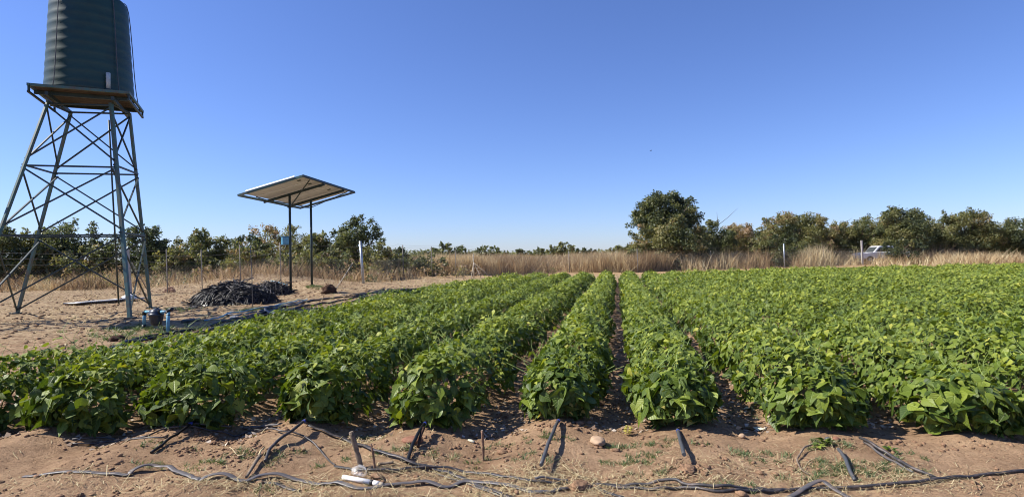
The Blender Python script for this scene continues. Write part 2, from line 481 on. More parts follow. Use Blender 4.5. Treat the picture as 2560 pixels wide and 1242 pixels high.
def plastic_film():
    m, nt, b = new_mat('clear_plastic_film')
    b.inputs['Base Color'].default_value = (0.75, 0.74, 0.72, 1)
    b.inputs['Roughness'].default_value = 0.25
    tb = N(nt, 'ShaderNodeBsdfTransparent'); mix = N(nt, 'ShaderNodeMixShader')
    tc = N(nt, 'ShaderNodeTexCoord'); n1 = N(nt, 'ShaderNodeTexNoise'); n1.inputs['Scale'].default_value = 12
    nt.links.new(tc.outputs['Object'], n1.inputs['Vector'])
    r = ramp(nt, [(0.40, (0.06,) * 3), (0.62, (0.50,) * 3)], n1.outputs['Fac'])
    nt.links.new(r.outputs[0], mix.inputs['Fac'])
    nt.links.new(tb.outputs[0], mix.inputs[1]); nt.links.new(b.outputs[0], mix.inputs[2])
    nt.links.new(mix.outputs[0], nt.nodes['Material Output'].inputs['Surface'])
    return m


M['film'] = plastic_film()

# ------------------------------------------------------------------ ground sheet
def axis(stops):
    out = [stops[0][0]]
    for (a, da), (b, db) in zip(stops[:-1], stops[1:]):
        x = a
        while x < b - 1e-6:
            t = (x - a) / (b - a)
            x = min(x + da * (db / da) ** t, b)
            out.append(x)
    return np.array(sorted(set(np.round(out, 5))))


gx = axis([(-1800, 400), (-80, 8), (-32, .5), (-12, .12), (-4.5, .027), (0, .027), (4.5, .027), (12, .12), (34, .6), (90, 8), (1800, 400)])
gy = axis([(-60, 12), (0, 1.5), (3.2, .10), (3.3, .021), (5.7, .024), (9, .05), (20, .13), (34, .2), (60, 1.2), (140, 12), (2600, 500)])
GX, GY = np.meshgrid(gx, gy)
GZ = gz(GX, GY)
nxg, nyg = len(gx), len(gy)
ii = np.arange((nyg - 1) * nxg).reshape(nyg - 1, nxg)[:, :-1].ravel()
FQ = np.stack([ii, ii + 1, ii + nxg + 1, ii + nxg], 1)
Sg = GX * NRM[0] + GY * NRM[1]
straw_a = (1 - sstep(-7.6, -6.4, Sg)) * sstep(7, 13, GY) * 0.85
straw_a = np.maximum(straw_a, sstep(0, 2.5, GY - far_y(GX)) * (Sg > -8))
veld_a = sstep(34, 44, GY)
me = mesh_np('ground', np.stack([GX.ravel(), GY.ravel(), GZ.ravel()], 1), FQ, M['earth'], smooth=True,
             attrs={'straw': ('FLOAT', straw_a.ravel()), 'veld': ('FLOAT', veld_a.ravel())})
g = link('ground', me); tag(g, kind='structure')


# ------------------------------------------------------------------ leaves
def norm(a): return a / (np.linalg.norm(a, axis=-1, keepdims=True) + 1e-9)


def leaf_template(kind):
    """local verts (x across -1..1 scaled by width, y along 0..1) and faces"""
    if kind == 'fine':
        rows = [(0.0, 0.0), (0.09, 0.25), (0.22, 0.335), (0.38, 0.325), (0.60, 0.205), (0.82, 0.075), (1.0, 0.0)]; cols = [-1, -.5, 0, .5, 1]
    elif kind == 'near':
        rows = [(0.0, 0.0), (0.11, 0.26), (0.30, 0.345), (0.65, 0.175), (1.0, 0.0)]; cols = [-1, 0, 1]
    elif kind == 'mid':
        rows = [(0.0, 0.0), (0.26, 0.35), (1.0, 0.0)]; cols = [-1, 0, 1]
    else:
        rows = [(0.0, 0.0), (0.35, 0.42), (1.0, 0.0)]; cols = [-1, 1]
    v = []; f3 = []; f4 = []; idx = []
    for (y, w) in rows:
        r = []
        if w == 0:
            r = [len(v)] * len(cols); v.append((0, y, 0))
        else:
            for c in cols:
                r.append(len(v)); v.append((c * w, y + (0.03 * abs(c) if y < .3 else 0), c))
        idx.append(r)
    for i in range(len(rows) - 1):
        for j in range(len(cols) - 1):
            q = [idx[i][j], idx[i][j + 1], idx[i + 1][j + 1], idx[i + 1][j]]
            u = list(dict.fromkeys(q))
            (f4 if len(u) == 4 else f3).append(u)
    return np.array(v, float), np.array(f3), (np.array(f4) if f4 else np.zeros((0, 4), int))


TPL = {k: leaf_template(k) for k in ('fine', 'near', 'mid', 'far')}


def scatter_leaves(pos, tip, nor, size, kind, bend=None, fold=None):
    """returns verts, f3, f4, luv for a batch of leaves"""
    V, f3, f4 = TPL[kind]
    n = len(pos); m = len(V)
    tip = norm(tip); nor = norm(nor - tip * (nor * tip).sum(1, keepdims=True)); side = np.cross(tip, nor)
    if bend is None: bend = rng.uniform(0.05, 0.45, n)
    if fold is None: fold = rng.uniform(-0.1, 0.35, n)
    x = V[None, :, 0]; y = V[None, :, 1]
    zz = -bend[:, None] * y ** 2 + fold[:, None] * np.abs(x)
    zz = zz + 0.05 * np.sin(9 * y + 4 * x + rng.uniform(0, 6, n)[:, None]) * np.abs(x) * 2
    P = pos[:, None, :] + size[:, None, None] * (side[:, None, :] * x[..., None] + tip[:, None, :] * y[..., None] + nor[:, None, :] * zz[..., None])
    off = (np.arange(n) * m)[:, None, None]
    F3 = (f3[None] + off).reshape(-1, 3) if len(f3) else np.zeros((0, 3), int)
    F4 = (f4[None] + off).reshape(-1, 4) if len(f4) else np.zeros((0, 4), int)
    luv = np.zeros((m, 3)); luv[:, 0] = V[:, 0] * 2.2; luv[:, 1] = V[:, 1]
    return P.reshape(-1, 3), F3, F4, np.tile(luv, (n, 1))


def tubes_np(paths, radii, sides=3):
    """many thin polyline tubes at once. paths (n,k,3), radii (n,k)"""
    n, k, _ = paths.shape
    t = np.gradient(paths, axis=1); t = norm(t)
    ref = np.tile(np.array([0.31, 0.22, 0.92]), (n, k, 1))
    a = norm(np.cross(t, ref)); b = np.cross(a, t)
    ang = np.arange(sides) * 2 * math.pi / sides
    P = paths[:, :, None, :] + radii[:, :, None, None] * (a[:, :, None, :] * np.cos(ang)[None, None, :, None] + b[:, :, None, :] * np.sin(ang)[None, None, :, None])
    base = (np.arange(n) * k * sides)[:, None, None]
    q = []
    for i in range(k - 1):
        for j in range(sides):
            q.append([i * sides + j, i * sides + (j + 1) % sides, (i + 1) * sides + (j + 1) % sides, (i + 1) * sides + j])
    return P.reshape(-1, 3), (np.array(q)[None] + base).reshape(-1, 4)


# ------------------------------------------------------------------ bean rows
def row_xy(k, l):
    """point on the row centre line; l measured in world Y"""
    s = ROW_S[k]
    # points with s const: x*cos - y*sin = s
    return (s + l * math.sin(TH)) / math.cos(TH)


def row_shape(k, l):
    ph = k * 17.3
    w = 0.47 + 0.12 * vnoise(l * 1.1 + ph, k * 3.1) + 0.14 * vnoise(l * 3.7 + ph, k)
    h = 0.52 + 0.15 * vnoise(l * 0.9 + ph, k * 5.7) + 0.20 * vnoise(l * 3.9 + ph, k * 2.3)
    w = w - 0.04
    if k == -5: h = h - 0.05
    if k <= -3: w = w + 0.05
    if k == -1: w = w - 0.02
    if k in (0, 1): w = w - 0.04
    if k >= 3: w = w + 0.11
    if k == 2: w = w + 0.04
    wob = 0.07 * vnoise(l * 0.7 + ph, 9.1)
    return w, h, wob


def canopy_leaves(k, y0, y1, per_m, size_mul, cap=False, down=True):
    n = int((y1 - y0) * per_m)
    l = rng.uniform(y0, y1, n)
    w, h, wob = row_shape(k, l)
    phi = np.radians(rng.uniform(-118, 112, n))
    # more leaves at the crest
    cr = rng.random(n) < 0.3
    phi = np.where(cr, phi * 0.45, phi)
    rad = 1 - 0.42 * rng.random(n) ** 1.6
    hc = 0.22
    sx = np.sin(phi); cz = np.cos(phi)
    xo = w * np.sign(sx) * np.abs(sx) ** 0.85 * rad
    z = np.where(cz > 0, hc + (h - hc) * cz ** 0.8 * rad, hc + 0.30 * cz * rad)
    z = z + np.where((rng.random(n) < .07) & (cz > .5), rng.uniform(.03, .11, n), 0)
    x = row_xy(k, l) + xo * NRM[0] + wob
    y = l + xo * NRM[1]
    out = np.stack([sx * NRM[0], sx * NRM[1], np.maximum(cz, -0.1) * 0.9 + 0.05], 1)
    return x, y, z, out, phi, l


def cap_leaves(k, n):
    y0 = float(front_y(row_xy(k, 5.2))) + FRONT_J.get(k, 0)
    w, h, wob = row_shape(k, np.full(n, y0))
    th = rng.uniform(-1.65, 1.65, n); ep = np.radians(rng.uniform(-60, 85, n))
    rad = 1 - 0.35 * rng.random(n) ** 1.5
    hc = 0.2
    hx = np.sin(th) * np.cos(np.maximum(ep, -0.9)); hy = -np.cos(th) * np.cos(np.maximum(ep, -0.9))
    z = np.where(ep > 0, hc + (h - hc) * np.sin(np.maximum(ep, 0)) * rad, hc + 0.2 * np.sin(ep))
    xo = w * hx * rad; yo = 0.30 * hy * rad
    x = row_xy(k, y0) + xo * NRM[0] + yo * DIR[0] + wob
    y = y0 + xo * NRM[1] + yo * DIR[1]
    out = norm(np.stack([hx * NRM[0] + hy * DIR[0], hx * NRM[1] + hy * DIR[1], np.maximum(np.sin(ep), 0) + 0.1], 1))
    return x, y, z, out, np.abs(ep - 1.5), np.full(n, y0)


FRONT_J = {-5: 0.1, -4: 0.0, -3: 0.02, -2: 0.02, -1: -0.1, 0: 0.06, 1: -0.03, 2: 0.02, 3: 0.0}


def dress(x, y, z, out, size_mul, k):
    n = len(x)
    zt = gz(x, y)
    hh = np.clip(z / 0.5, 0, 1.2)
    pos = np.stack([x, y, zt + np.maximum(z, 0.03)], 1)
    size = (0.038 + 0.092 * rng.random(n) ** 1.8) * size_mul * (1.30 - 0.42 * sstep(0.35, 1.0, hh))
    up = np.array([0, 0, 1.0])
    sunb = np.array(sd) * 0.25
    nor = norm(out * 0.75 + up * 0.35 + sunb + rng.normal(0, 0.55, (n, 3)))
    horiz = out.copy(); horiz[:, 2] = 0
    tip = horiz * 0.5 - up * (0.75 - 0.25 * hh[:, None]) + rng.normal(0, 0.55, (n, 3))
    tip = tip - nor * (tip * nor).sum(1, keepdims=True)
    tip = norm(tip)
    pos = pos - tip * size[:, None] * 0.4
    tint = 0.18 + 0.50 * hh + rng.normal(0, 0.15, n) + 0.28 * vnoise(x * 2.4, y * 2.4 + 40)  # paler young tops; shade of the row sides put into darker low leaves
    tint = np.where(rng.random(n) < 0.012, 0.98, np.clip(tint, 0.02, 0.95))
    low = (pos[:, 2] - zt) + np.minimum(tip[:, 2], 0) * size < 0.005
    pos[:, 2] += np.where(low, -np.minimum(tip[:, 2], 0) * size * 0.8, 0)
    return pos, tip, nor, size, tint


FINE = []
for vi in range(10):
    p, a3, a4, luv = scatter_leaves(np.zeros((1, 3)), np.array([[0, 1.0, 0]]), np.array([[0, 0, 1.0]]), np.array([1.0]), 'fine',
                                    bend=np.array([0.08 + 0.045 * vi]), fold=np.array([[-.08, .1, .25, .35, .15][vi % 5]]))
    FINE.append(mesh_np('bean_leaf_shape', p, [a3, a4], M['bean_leaf'], smooth=True, attrs={'luv': ('FLOAT_VECTOR', luv)}))
FINE_Y = []
for vi in range(3):
    c = FINE[vi * 2].copy(); c.materials[0] = M['yellowleaf']; FINE_Y.append(c)


def place_leaf(me, parent, off, pos, tip, nor, size, name='leaf'):
    o = bpy.data.objects.new(name, me); COL.objects.link(o); o.parent = parent
    t = tip / np.linalg.norm(tip); nn = nor - t * (nor @ t); nn /= np.linalg.norm(nn); s = np.cross(t, nn)
    p = pos - off
    o.matrix_local = Matrix(((s[0] * size, t[0] * size, nn[0] * size, p[0]), (s[1] * size, t[1] * size, nn[1] * size, p[1]),
                             (s[2] * size, t[2] * size, nn[2] * size, p[2]), (0, 0, 0, 1)))
    return o


ORD = ['first', 'second', 'third', 'fourth', 'fifth', 'sixth', 'seventh', 'eighth', 'ninth', 'tenth', 'eleventh', 'twelfth', 'thirteenth',
       'fourteenth', 'fifteenth', 'sixteenth', 'seventeenth', 'eighteenth', 'nineteenth', 'twentieth', 'twenty-first', 'twenty-second', 'twenty-third', 'twenty-fourth']
ROW_LABEL = {
    -5: 'outermost bean row bordering the bare yard with the black hoses',
    -4: 'bean row next to the outermost one, its near end at the left edge',
    -3: 'bean row with large drooping leaves ending behind the crossing flat hoses',
    -2: 'bean row ending in a pale yellowed leaf above the leaning thick stake',
    -1: 'bean row ending beside the short upright stake, deep shade on its right',
    0: 'bean row ending at the long sloping riser pipe, left of the bare furrow',
    1: 'bean row with yellowed lowest leaves, just right of the bare furrow',
    2: 'bean row ending in a big leafy clump above the curved dry twig',
    3: 'bean row whose near end touches the doubled hose at the right edge'}
row_obj = {}
for k in sorted(ROW_S):
    yf = float(front_y(row_xy(k, 5.2))) + FRONT_J.get(k, 0)
    # far end
    ye = 30.0
    for _ in range(6): ye = float(far_y(row_xy(k, ye)))
    lab = ROW_LABEL.get(k) or f'bushy green bean row, {ORD[k - 1]} to the right of the bare furrow'
    root = thing('bean_row', lab, 'bean row', (row_xy(k, yf), yf, 0), group='parallel rows of bean plants in the irrigated field')
    row_obj[k] = root
    off = np.array([row_xy(k, yf), yf, 0.0])
    batches = []
    lods = [('near', 0, 9.0, 1000, 1.0), ('mid', 9.0, 17, 780, 1.0), ('far', 17, 60, 500, 1.1)]
    leafpool = []
    for kind, d0, d1, dens, sm in lods:
        # range of y on this row whose distance lies in [d0,d1]
        ys = np.linspace(yf, ye, 400); dd = np.hypot(row_xy(k, ys), ys)
        sel = ys[(dd >= d0) & (dd < d1)]
        if len(sel) < 3: continue
        a, b_ = sel[0], sel[-1] + (ys[1] - ys[0])
        inview = np.abs(row_xy(k, a)) < 0.95 * a + 2.5
        if not inview and np.abs(row_xy(k, b_)) > 0.95 * b_ + 2.5:
            kind, dens = 'far', dens * 0.35
        elif not inview:
            # split: hidden beginning is coarse
            yy = sel[np.abs(row_xy(k, sel)) < 0.95 * sel + 2.5][0]
            x, y, z, out, phi, l = canopy_leaves(k, a, yy, dens * 0.35, sm)
            batches.append(('far', dress(x, y, z, out, 1.3, k)))
            a = yy
        x, y, z, out, phi, l = canopy_leaves(k, a, b_, dens, sm)
        dr = dress(x, y, z, out, sm if kind != 'far' or dens > 200 else 1.3, k)
        batches.append((kind, dr))
    nc = 430 if k <= 3 else 90
    cx = cap_leaves(k, nc)
    dr = dress(cx[0], cx[1], cx[2], cx[3], 1.18, k)
    batches.append(('near' if k <= 4 else 'far', dr))
    # low yellowing leaves on the row end
    # --- single leaves: the ones that show largest
    want = 240 if -5 <= k <= 3 else (120 if k <= 6 else 0)
    VV = []; F3 = []; F4 = []; UVs = []; TT = []; nv = 0
    cand = []
    for bi, (kind, (pos, tip, nor, size, tint)) in enumerate(batches):
        if want and kind in ('near', 'mid'):
            view = norm(pos - CPOS); px = np.abs(pos[:, 0] / pos[:, 1])
            score = size / np.linalg.norm(pos - CPOS, axis=1) * (0.35 + np.abs((norm(nor) * view).sum(1)))
            hgt = pos[:, 2] - gz(pos[:, 0], pos[:, 1])
            score = score * np.where(px < 0.93, 1, 0.1) * (0.6 + 0.8 * np.clip(hgt / 0.45, 0, 1))
            cand.append(np.stack([score, np.full(len(score), bi), np.arange(len(score))], 1))
    pick = {}
    if cand:
        c = np.concatenate(cand); c = c[np.argsort(-c[:, 0])][:want]
        for bi in set(c[:, 1].astype(int)): pick[bi] = c[c[:, 1].astype(int) == bi][:, 2].astype(int)
    for bi, (kind, (pos, tip, nor, size, tint)) in enumerate(batches):
        keep = np.ones(len(pos), bool)
        if bi in pick:
            keep[pick[bi]] = False
            for i in pick[bi]:
                hl = pos[i, 2] - float(gz(pos[i, 0], pos[i, 1]))
                yel = (k in (1, -2, 0) and hl < 0.16 and pos[i, 1] < yf - 0.05 and random.random() < 0.22)
                place_leaf(random.choice(FINE_Y if yel else FINE), root, off, pos[i], tip[i], nor[i], size[i])
        p, a3, a4, luv = scatter_leaves(pos[keep], tip[keep], nor[keep], size[keep], kind)
        m = len(TPL[kind][0])
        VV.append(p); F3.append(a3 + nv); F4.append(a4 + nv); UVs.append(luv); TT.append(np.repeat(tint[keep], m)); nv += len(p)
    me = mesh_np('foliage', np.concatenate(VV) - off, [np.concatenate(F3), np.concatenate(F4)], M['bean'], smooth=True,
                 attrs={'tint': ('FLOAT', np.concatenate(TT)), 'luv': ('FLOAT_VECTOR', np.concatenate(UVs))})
    fo = link('foliage', me, root, local=True); tag(fo, kind='stuff')
    # --- stems under the canopy and climbing tendrils above it
    nt_ = int((min(ye, 22) - yf) * (15 if k <= 4 else 9)); ns = int((min(ye, 14) - yf) * 14) if k <= 4 else 0
    l = yf + (min(ye, 22) - yf) * rng.random(nt_) ** 1.3
    w, h, wob = row_shape(k, l)
    xo = rng.uniform(-0.8, 0.8, nt_) * w
    bx = row_xy(k, l) + xo * NRM[0] + wob; by = l + xo * NRM[1]
    bz = gz(bx, by) + 0.22 + (h - 0.24) * np.sqrt(np.clip(1 - (xo / w) ** 2, 0, 1))
    L = rng.uniform(0.07, 0.24, nt_) * (1 + (rng.random(nt_) < 0.15) * 0.8)
    K = 6; tt = np.linspace(0, 1, K)
    dx = rng.normal(0, 0.5, nt_); dy = rng.normal(0, 0.5, nt_)
    amp = rng.uniform(0.05, 0.25, nt_); ph = rng.uniform(0, 6.3, nt_)
    pth = np.zeros((nt_, K, 3))
    pth[:, :, 0] = bx[:, None] + L[:, None] * (dx[:, None] * tt + amp[:, None] * np.sin(5 * tt + ph[:, None]))
    pth[:, :, 1] = by[:, None] + L[:, None] * (dy[:, None] * tt + amp[:, None] * np.cos(4 * tt + ph[:, None]))
    pth[:, :, 2] = bz[:, None] + L[:, None] * (tt * 1.0 - 0.35 * tt ** 3 * rng.random(nt_)[:, None])
    rr = np.tile(np.linspace(0.0032, 0.0013, K), (nt_, 1))
    P1, Q1 = tubes_np(pth, rr)
    if ns:
        l = rng.uniform(yf, min(ye, 14), ns); w, h, wob = row_shape(k, l)
        x0 = row_xy(k, l) + rng.normal(0, 0.05, ns); y0 = l
        x1 = x0 + rng.normal(0, 0.22, ns); y1 = y0 + rng.normal(0, 0.15, ns)
        z0 = gz(x0, y0) - 0.01; z1 = z0 + h * rng.uniform(0.5, 0.95, ns)
        ps = np.stack([np.stack([x0, y0, z0], 1), np.stack([(x0 * .6 + x1 * .4), (y0 * .6 + y1 * .4), z0 * .45 + z1 * .55], 1), np.stack([x1, y1, z1], 1)], 1)
        P2, Q2 = tubes_np(ps, np.tile([0.005, 0.004, 0.003], (ns, 1)))
        P1, Q1 = np.concatenate([P1, P2]), np.concatenate([Q1, Q2 + len(P1)])
    me = mesh_np('stems', P1 - off, Q1, M['stem'], smooth=True)
    so = link('stems', me, root, local=True); tag(so, kind='stuff')

# ------------------------------------------------------------------ loose stuff on the ground
def blades(name, x, y, hgt, wid, lean, mat, tint, flat=False, base=None, label=None, cat=None, bend=0.3):
    n = len(x)
    z = gz(x, y) if base is None else base
    a = rng.uniform(0, 2 * math.pi, n)
    side = np.stack([np.cos(a), np.sin(a), np.zeros(n)], 1) * wid[:, None]
    b = rng.uniform(0, 2 * math.pi, n)
    if flat:
        d = np.stack([np.cos(b), np.sin(b), rng.uniform(0.0, 0.25, n)], 1)
        sd_ = np.stack([-np.sin(b), np.cos(b), np.zeros(n)], 1) * wid[:, None]
        p0 = np.stack([x, y, z + 0.004 + rng.uniform(0, 0.01, n)], 1)
        mid = p0 + d * hgt[:, None] * 0.5 + rng.normal(0, 1, (n, 3)) * hgt[:, None] * 0.08; 
        mid[:, 2] = np.maximum(mid[:, 2], p0[:, 2]) + 0.004
        p1 = p0 + d * hgt[:, None]; p1[:, 2] = np.maximum(gz(p1[:, 0], p1[:, 1]) + 0.003, p0[:, 2] - 0.01)
        V = np.stack([p0 - sd_, p0 + sd_, mid + sd_, mid - sd_, p1], 1).reshape(-1, 3)
    else:
        d = np.stack([np.cos(b) * lean, np.sin(b) * lean, np.ones(n)], 1)
        p0 = np.stack([x, y, z - 0.01], 1)
        mid = p0 + d * hgt[:, None] * 0.55
        p1 = p0 + d * hgt[:, None]; p1[:, :2] += (d[:, :2]) * hgt[:, None] * bend
        V = np.stack([p0 - side, p0 + side, mid + side * 0.8, mid - side * 0.8, p1], 1).reshape(-1, 3)
    o5 = np.arange(n) * 5
    me = mesh_np(name, V, [np.stack([o5 + 3, o5 + 2, o5 + 4], 1), np.stack([o5, o5 + 1, o5 + 2, o5 + 3], 1)], mat, attrs={'tint': ('FLOAT', np.repeat(tint, 5))})
    o = link(name, me); tag(o, label, cat, kind='stuff')
    return o


def fpatch(px, py, rx, ry, n):
    """gaussian patch round the ground point under a pixel"""
    c = G(px, py)
    return c[0] + rng.normal(0, rx, n), c[1] + rng.normal(0, ry, n)


# pale straw in the headland
xs, ys = [], []
for (px, py, rx, ry, n) in [(1000, 1180, .35, .05, 260), (1130, 1195, .5, .07, 420), (1385, 1180, .16, .1, 330), (1420, 1215, .4, .06, 620), (1330, 1235, .3, .05, 300),
                            (560, 1212, .35, .05, 260), (720, 1215, .3, .08, 320), (330, 1215, .4, .08, 160), (830, 1235, .5, .05, 420), (900, 1110, .12, .08, 200),
                            (1010, 1145, .2, .1, 160), (1560, 1200, .3, .1, 200), (1650, 1215, .4, .06, 160), (1950, 1185, .4, .1, 240), (2110, 1215, .3, .08, 260), (2230, 1210, .3, .08, 240),
                            (2200, 1180, .2, .1, 200), (1800, 1205, .3, .06, 160), (1760, 1150, .2, .1, 60), (640, 1120, .3, .15, 80), (1600, 1150, .4, .15, 90),
                            (2400, 1200, .5, .12, 300), (100, 1200, .5, .12, 260), (1990, 1150, .3, .1, 120), (1240, 1230, .2, .04, 160), (2040, 1120, .2, .05, 80)]:
    a, b_ = fpatch(px, py, rx, ry, n); xs.append(a); ys.append(b_)
xs.append(rng.uniform(-5, 6, 500)); ys.append(rng.uniform(3.35, 4.9, 500))
x = np.concatenate(xs); y = np.concatenate(ys); n = len(x)
blades('dry_straw', x, y, 0.012 + 0.16 * rng.random(n) ** 2.2, rng.uniform(0.0009, 0.0026, n), 0, M['straw'], rng.random(n), flat=True,
       label='pale dry straw scattered over the bare headland soil', cat='straw')
# little green and grey weeds
xs, ys = [], []
for (px, py, rx, ry, n) in [(1555, 1120, .13, .03, 500), (1600, 1150, .2, .05, 420), (1385, 1095, .1, .05, 260), (440, 1120, .1, .05, 160), (560, 1150, .2, .06, 260), (350, 1165, .15, .05, 240),
                            (500, 1170, .12, .05, 160), (700, 1135, .15, .08, 260), (780, 1160, .2, .06, 200), (900, 1100, .1, .05, 300), (1010, 1125, .12, .05, 300), (1190, 1150, .2, .06, 240),
                            (1850, 1130, .12, .05, 260), (1930, 1150, .12, .05, 240), (2060, 1110, .08, .05, 500), (2130, 1165, .2, .08, 900), (2200, 1185, .1, .05, 400), (1820, 1210, .12, .05, 300),
                            (1690, 1105, .1, .05, 120), (1900, 1030, .14, .15, 400), (2070, 1190, .2, .06, 400), (1620, 1190, .1, .04, 160), (740, 1225, .3, .04, 160), (1560, 1160, .1, .04, 150),
                            (2230, 1135, .1, .06, 160), (1270, 1110, .12, .04, 120), (1330, 1145, .15, .05, 160)]:
    # clumpy: several tufts inside each patch
    c = G(px, py); kx = max(2, n // 28)
    for _ in range(kx):
        tx = c[0] + rng.normal(0, rx); ty = c[1] + rng.normal(0, ry)
        xs.append(tx + rng.normal(0, .018, 28)); ys.append(ty + rng.normal(0, .018, 28))
x = np.concatenate(xs); y = np.concatenate(ys); n = len(x)
blades('weeds', x, y, rng.uniform(0.012, 0.045, n), rng.uniform(0.0018, 0.004, n), rng.uniform(0.3, 1.4, n), M['weed'], rng.random(n),
       label='small green weeds sprouting from the headland soil', cat='weeds')
# weeds by the filter and along the yard
xs, ys = [], []
for (px, py, rx, ry, n) in [(390, 828, .7, .3, 1600), (330, 845, .6, .25, 700), (640, 775, .25, .12, 500), (780, 712, .25, .2, 500), (440, 775, .5, .5, 300), (930, 705, .5, .3, 260)]:
    c = G(px, py)
    for _ in range(max(2, n // 20)):
        tx = c[0] + rng.normal(0, rx); ty = c[1] + rng.normal(0, ry)
        xs.append(tx + rng.normal(0, .04, 20)); ys.append(ty + rng.normal(0, .04, 20))
x = np.concatenate(xs); y = np.concatenate(ys); n = len(x)
blades('yard_weeds', x, y, rng.uniform(0.03, 0.11, n), rng.uniform(0.004, 0.009, n), rng.uniform(0.3, 1.2, n), M['weed'], rng.random(n),
       label='low green weeds around the pipework in the dusty yard', cat='weeds')
# leaf litter in the furrows
nl = 16000
kk = rng.integers(-6, 5, nl); l = 4.9 + 17 * rng.random(nl) ** 1.5
s = -0.56 + (kk + 0.5) * 1.1 + rng.normal(0, 0.19, nl)
x = (s + l * math.sin(TH)) / math.cos(TH); y = l
pos = np.stack([x, y, gz(x, y) + 0.006], 1)
nor = norm(np.array([0, 0, 1.0]) + rng.normal(0, 0.45, (nl, 3))); tip = norm(np.cross(nor, rng.normal(0, 1, (nl, 3))))
p, a3, a4, luv = scatter_leaves(pos, tip, nor, rng.uniform(0.015, 0.06, nl), 'far')
me = mesh_np('leaf_litter', p, [a3, a4], M['litter'], attrs={'tint': ('FLOAT', np.repeat(rng.random(nl), len(TPL['far'][0])))})
o = link('leaf_litter', me); tag(o, 'dead leaves littering the furrows between the bean rows', 'leaf litter', kind='stuff')
# clods
ICO_V = []
ph = (1 + 5 ** .5) / 2
for a in (-1, 1):
    for b_ in (-ph, ph): ICO_V += [(0, a, b_), (a, b_, 0), (b_, 0, a)]
ICO_V = norm(np.array(ICO_V, float))
from itertools import combinations
dm = np.linalg.norm(ICO_V[:, None] - ICO_V[None], axis=2); el = np.sort(np.unique(dm.round(3)))[1]
ICO_F = []
for a, b_, c in combinations(range(12), 3):
    if abs(dm[a, b_] - el) < .02 and abs(dm[a, c] - el) < .02 and abs(dm[b_, c] - el) < .02:
        nn = np.cross(ICO_V[b_] - ICO_V[a], ICO_V[c] - ICO_V[a])
        ICO_F.append((a, b_, c) if nn @ ICO_V[a] > 0 else (a, c, b_))
ICO_F = np.array(ICO_F)


def lumps(x, y, r, squash=0.6, sink=0.3):
    n = len(x)
    V = ICO_V[None] * (1 + rng.uniform(-0.3, 0.3, (n, 12, 1)))
    V = V * np.stack([r * rng.uniform(.8, 1.3, n), r * rng.uniform(.8, 1.3, n), r * squash * rng.uniform(.7, 1.2, n)], 1)[:, None, :]
    c = np.stack([x, y, gz(x, y) + r * squash * (1 - sink) * .5], 1)
    V = (V + c[:, None, :]).reshape(-1, 3)
    Fc = (ICO_F[None] + (np.arange(n) * 12)[:, None, None]).reshape(-1, 3)
    return V, Fc


nb = 15000
x = rng.uniform(-6, 7, nb); y = 3.3 + 3.4 * rng.random(nb) ** 0.8
clus = vnoise(x * 3, y * 4) + rng.normal(0, .15, nb)
x = x[clus > 0.02]; y = y[clus > 0.02]
ex = []; ey = []
for (px, py, rx, ry, n) in [(1450, 1212, .12, .05, 160), (560, 1105, .25, .05, 160), (660, 1130, .15, .08, 160), (1730, 1175, .1, .06, 160), (1035, 1130, .05, .1, 70), (1200, 1120, .3, .06, 120),
                            (1385, 1060, .15, .05, 120), (500, 1085, .2, .05, 120), (2190, 1105, .2, .05, 80), (470, 1125, .1, .05, 80)]:
    a, b_ = fpatch(px, py, rx, ry, n); ex.append(a); ey.append(b_)
x = np.concatenate([x] + ex); y = np.concatenate([y] + ey)
V, Fc = lumps(x, y, (0.003 + 0.020 * rng.random(len(x)) ** 3.2) * (1 + (rng.random(len(x)) < .02) * 0.8))
o = link('soil_clods', mesh_np('soil_clods', V, Fc, M['clod'])); tag(o, 'crumbled reddish soil clods strewn over the headland', 'soil clods', kind='stuff')
nb = 2600
x = rng.uniform(-20, -3, nb); y = rng.uniform(10, 30, nb); s = x * NRM[0] + y * NRM[1]
keep = s < -6.8; x = x[keep]; y = y[keep]
V, Fc = lumps(x, y, rng.uniform(0.012, 0.05, len(x)))
o = link('yard_clods', mesh_np('yard_clods', V, Fc, M['clod'])); tag(o, 'small dirt clods scattered across the dusty yard', 'soil clods', kind='stuff')
# straw on the yard
nb = 30000
x = rng.uniform(-24, 4, nb); y = 9 + 30 * rng.random(nb); s = x * NRM[0] + y * NRM[1]
keep = (s < -6.7) | (y > far_y(x) + .4); x = x[keep]; y = y[keep]; n = len(x)
keep = vnoise(x * .5 + 7, y * .7) + rng.normal(0, .2, n) > -.1; x = x[keep]; y = y[keep]; n = len(x)
blades('yard_straw', x, y, 0.06 + .42 * rng.random(n) ** 2, rng.uniform(0.003, 0.010, n), 0, M['straw'], rng.random(n) ** 1.3 * .9, flat=True,
       label='trampled dry straw covering the yard beside the field', cat='straw')

x = rng.uniform(-22, -2, 9000); y = 9 + 24 * rng.random(9000); s = x * NRM[0] + y * NRM[1]
keep = (s < -6.6) & (vnoise(x * .8 + 17, y * 1.1) + rng.normal(0, .12, 9000) > .05); x = x[keep]; y = y[keep]; n = len(x)
blades('twig_litter', x, y, 0.05 + .4 * rng.random(n) ** 2, rng.uniform(0.003, 0.012, n), 0, M['litter'], rng.random(n) * .5, flat=True,
       label='dark twigs and dead stalks strewn over the yard', cat='twigs')

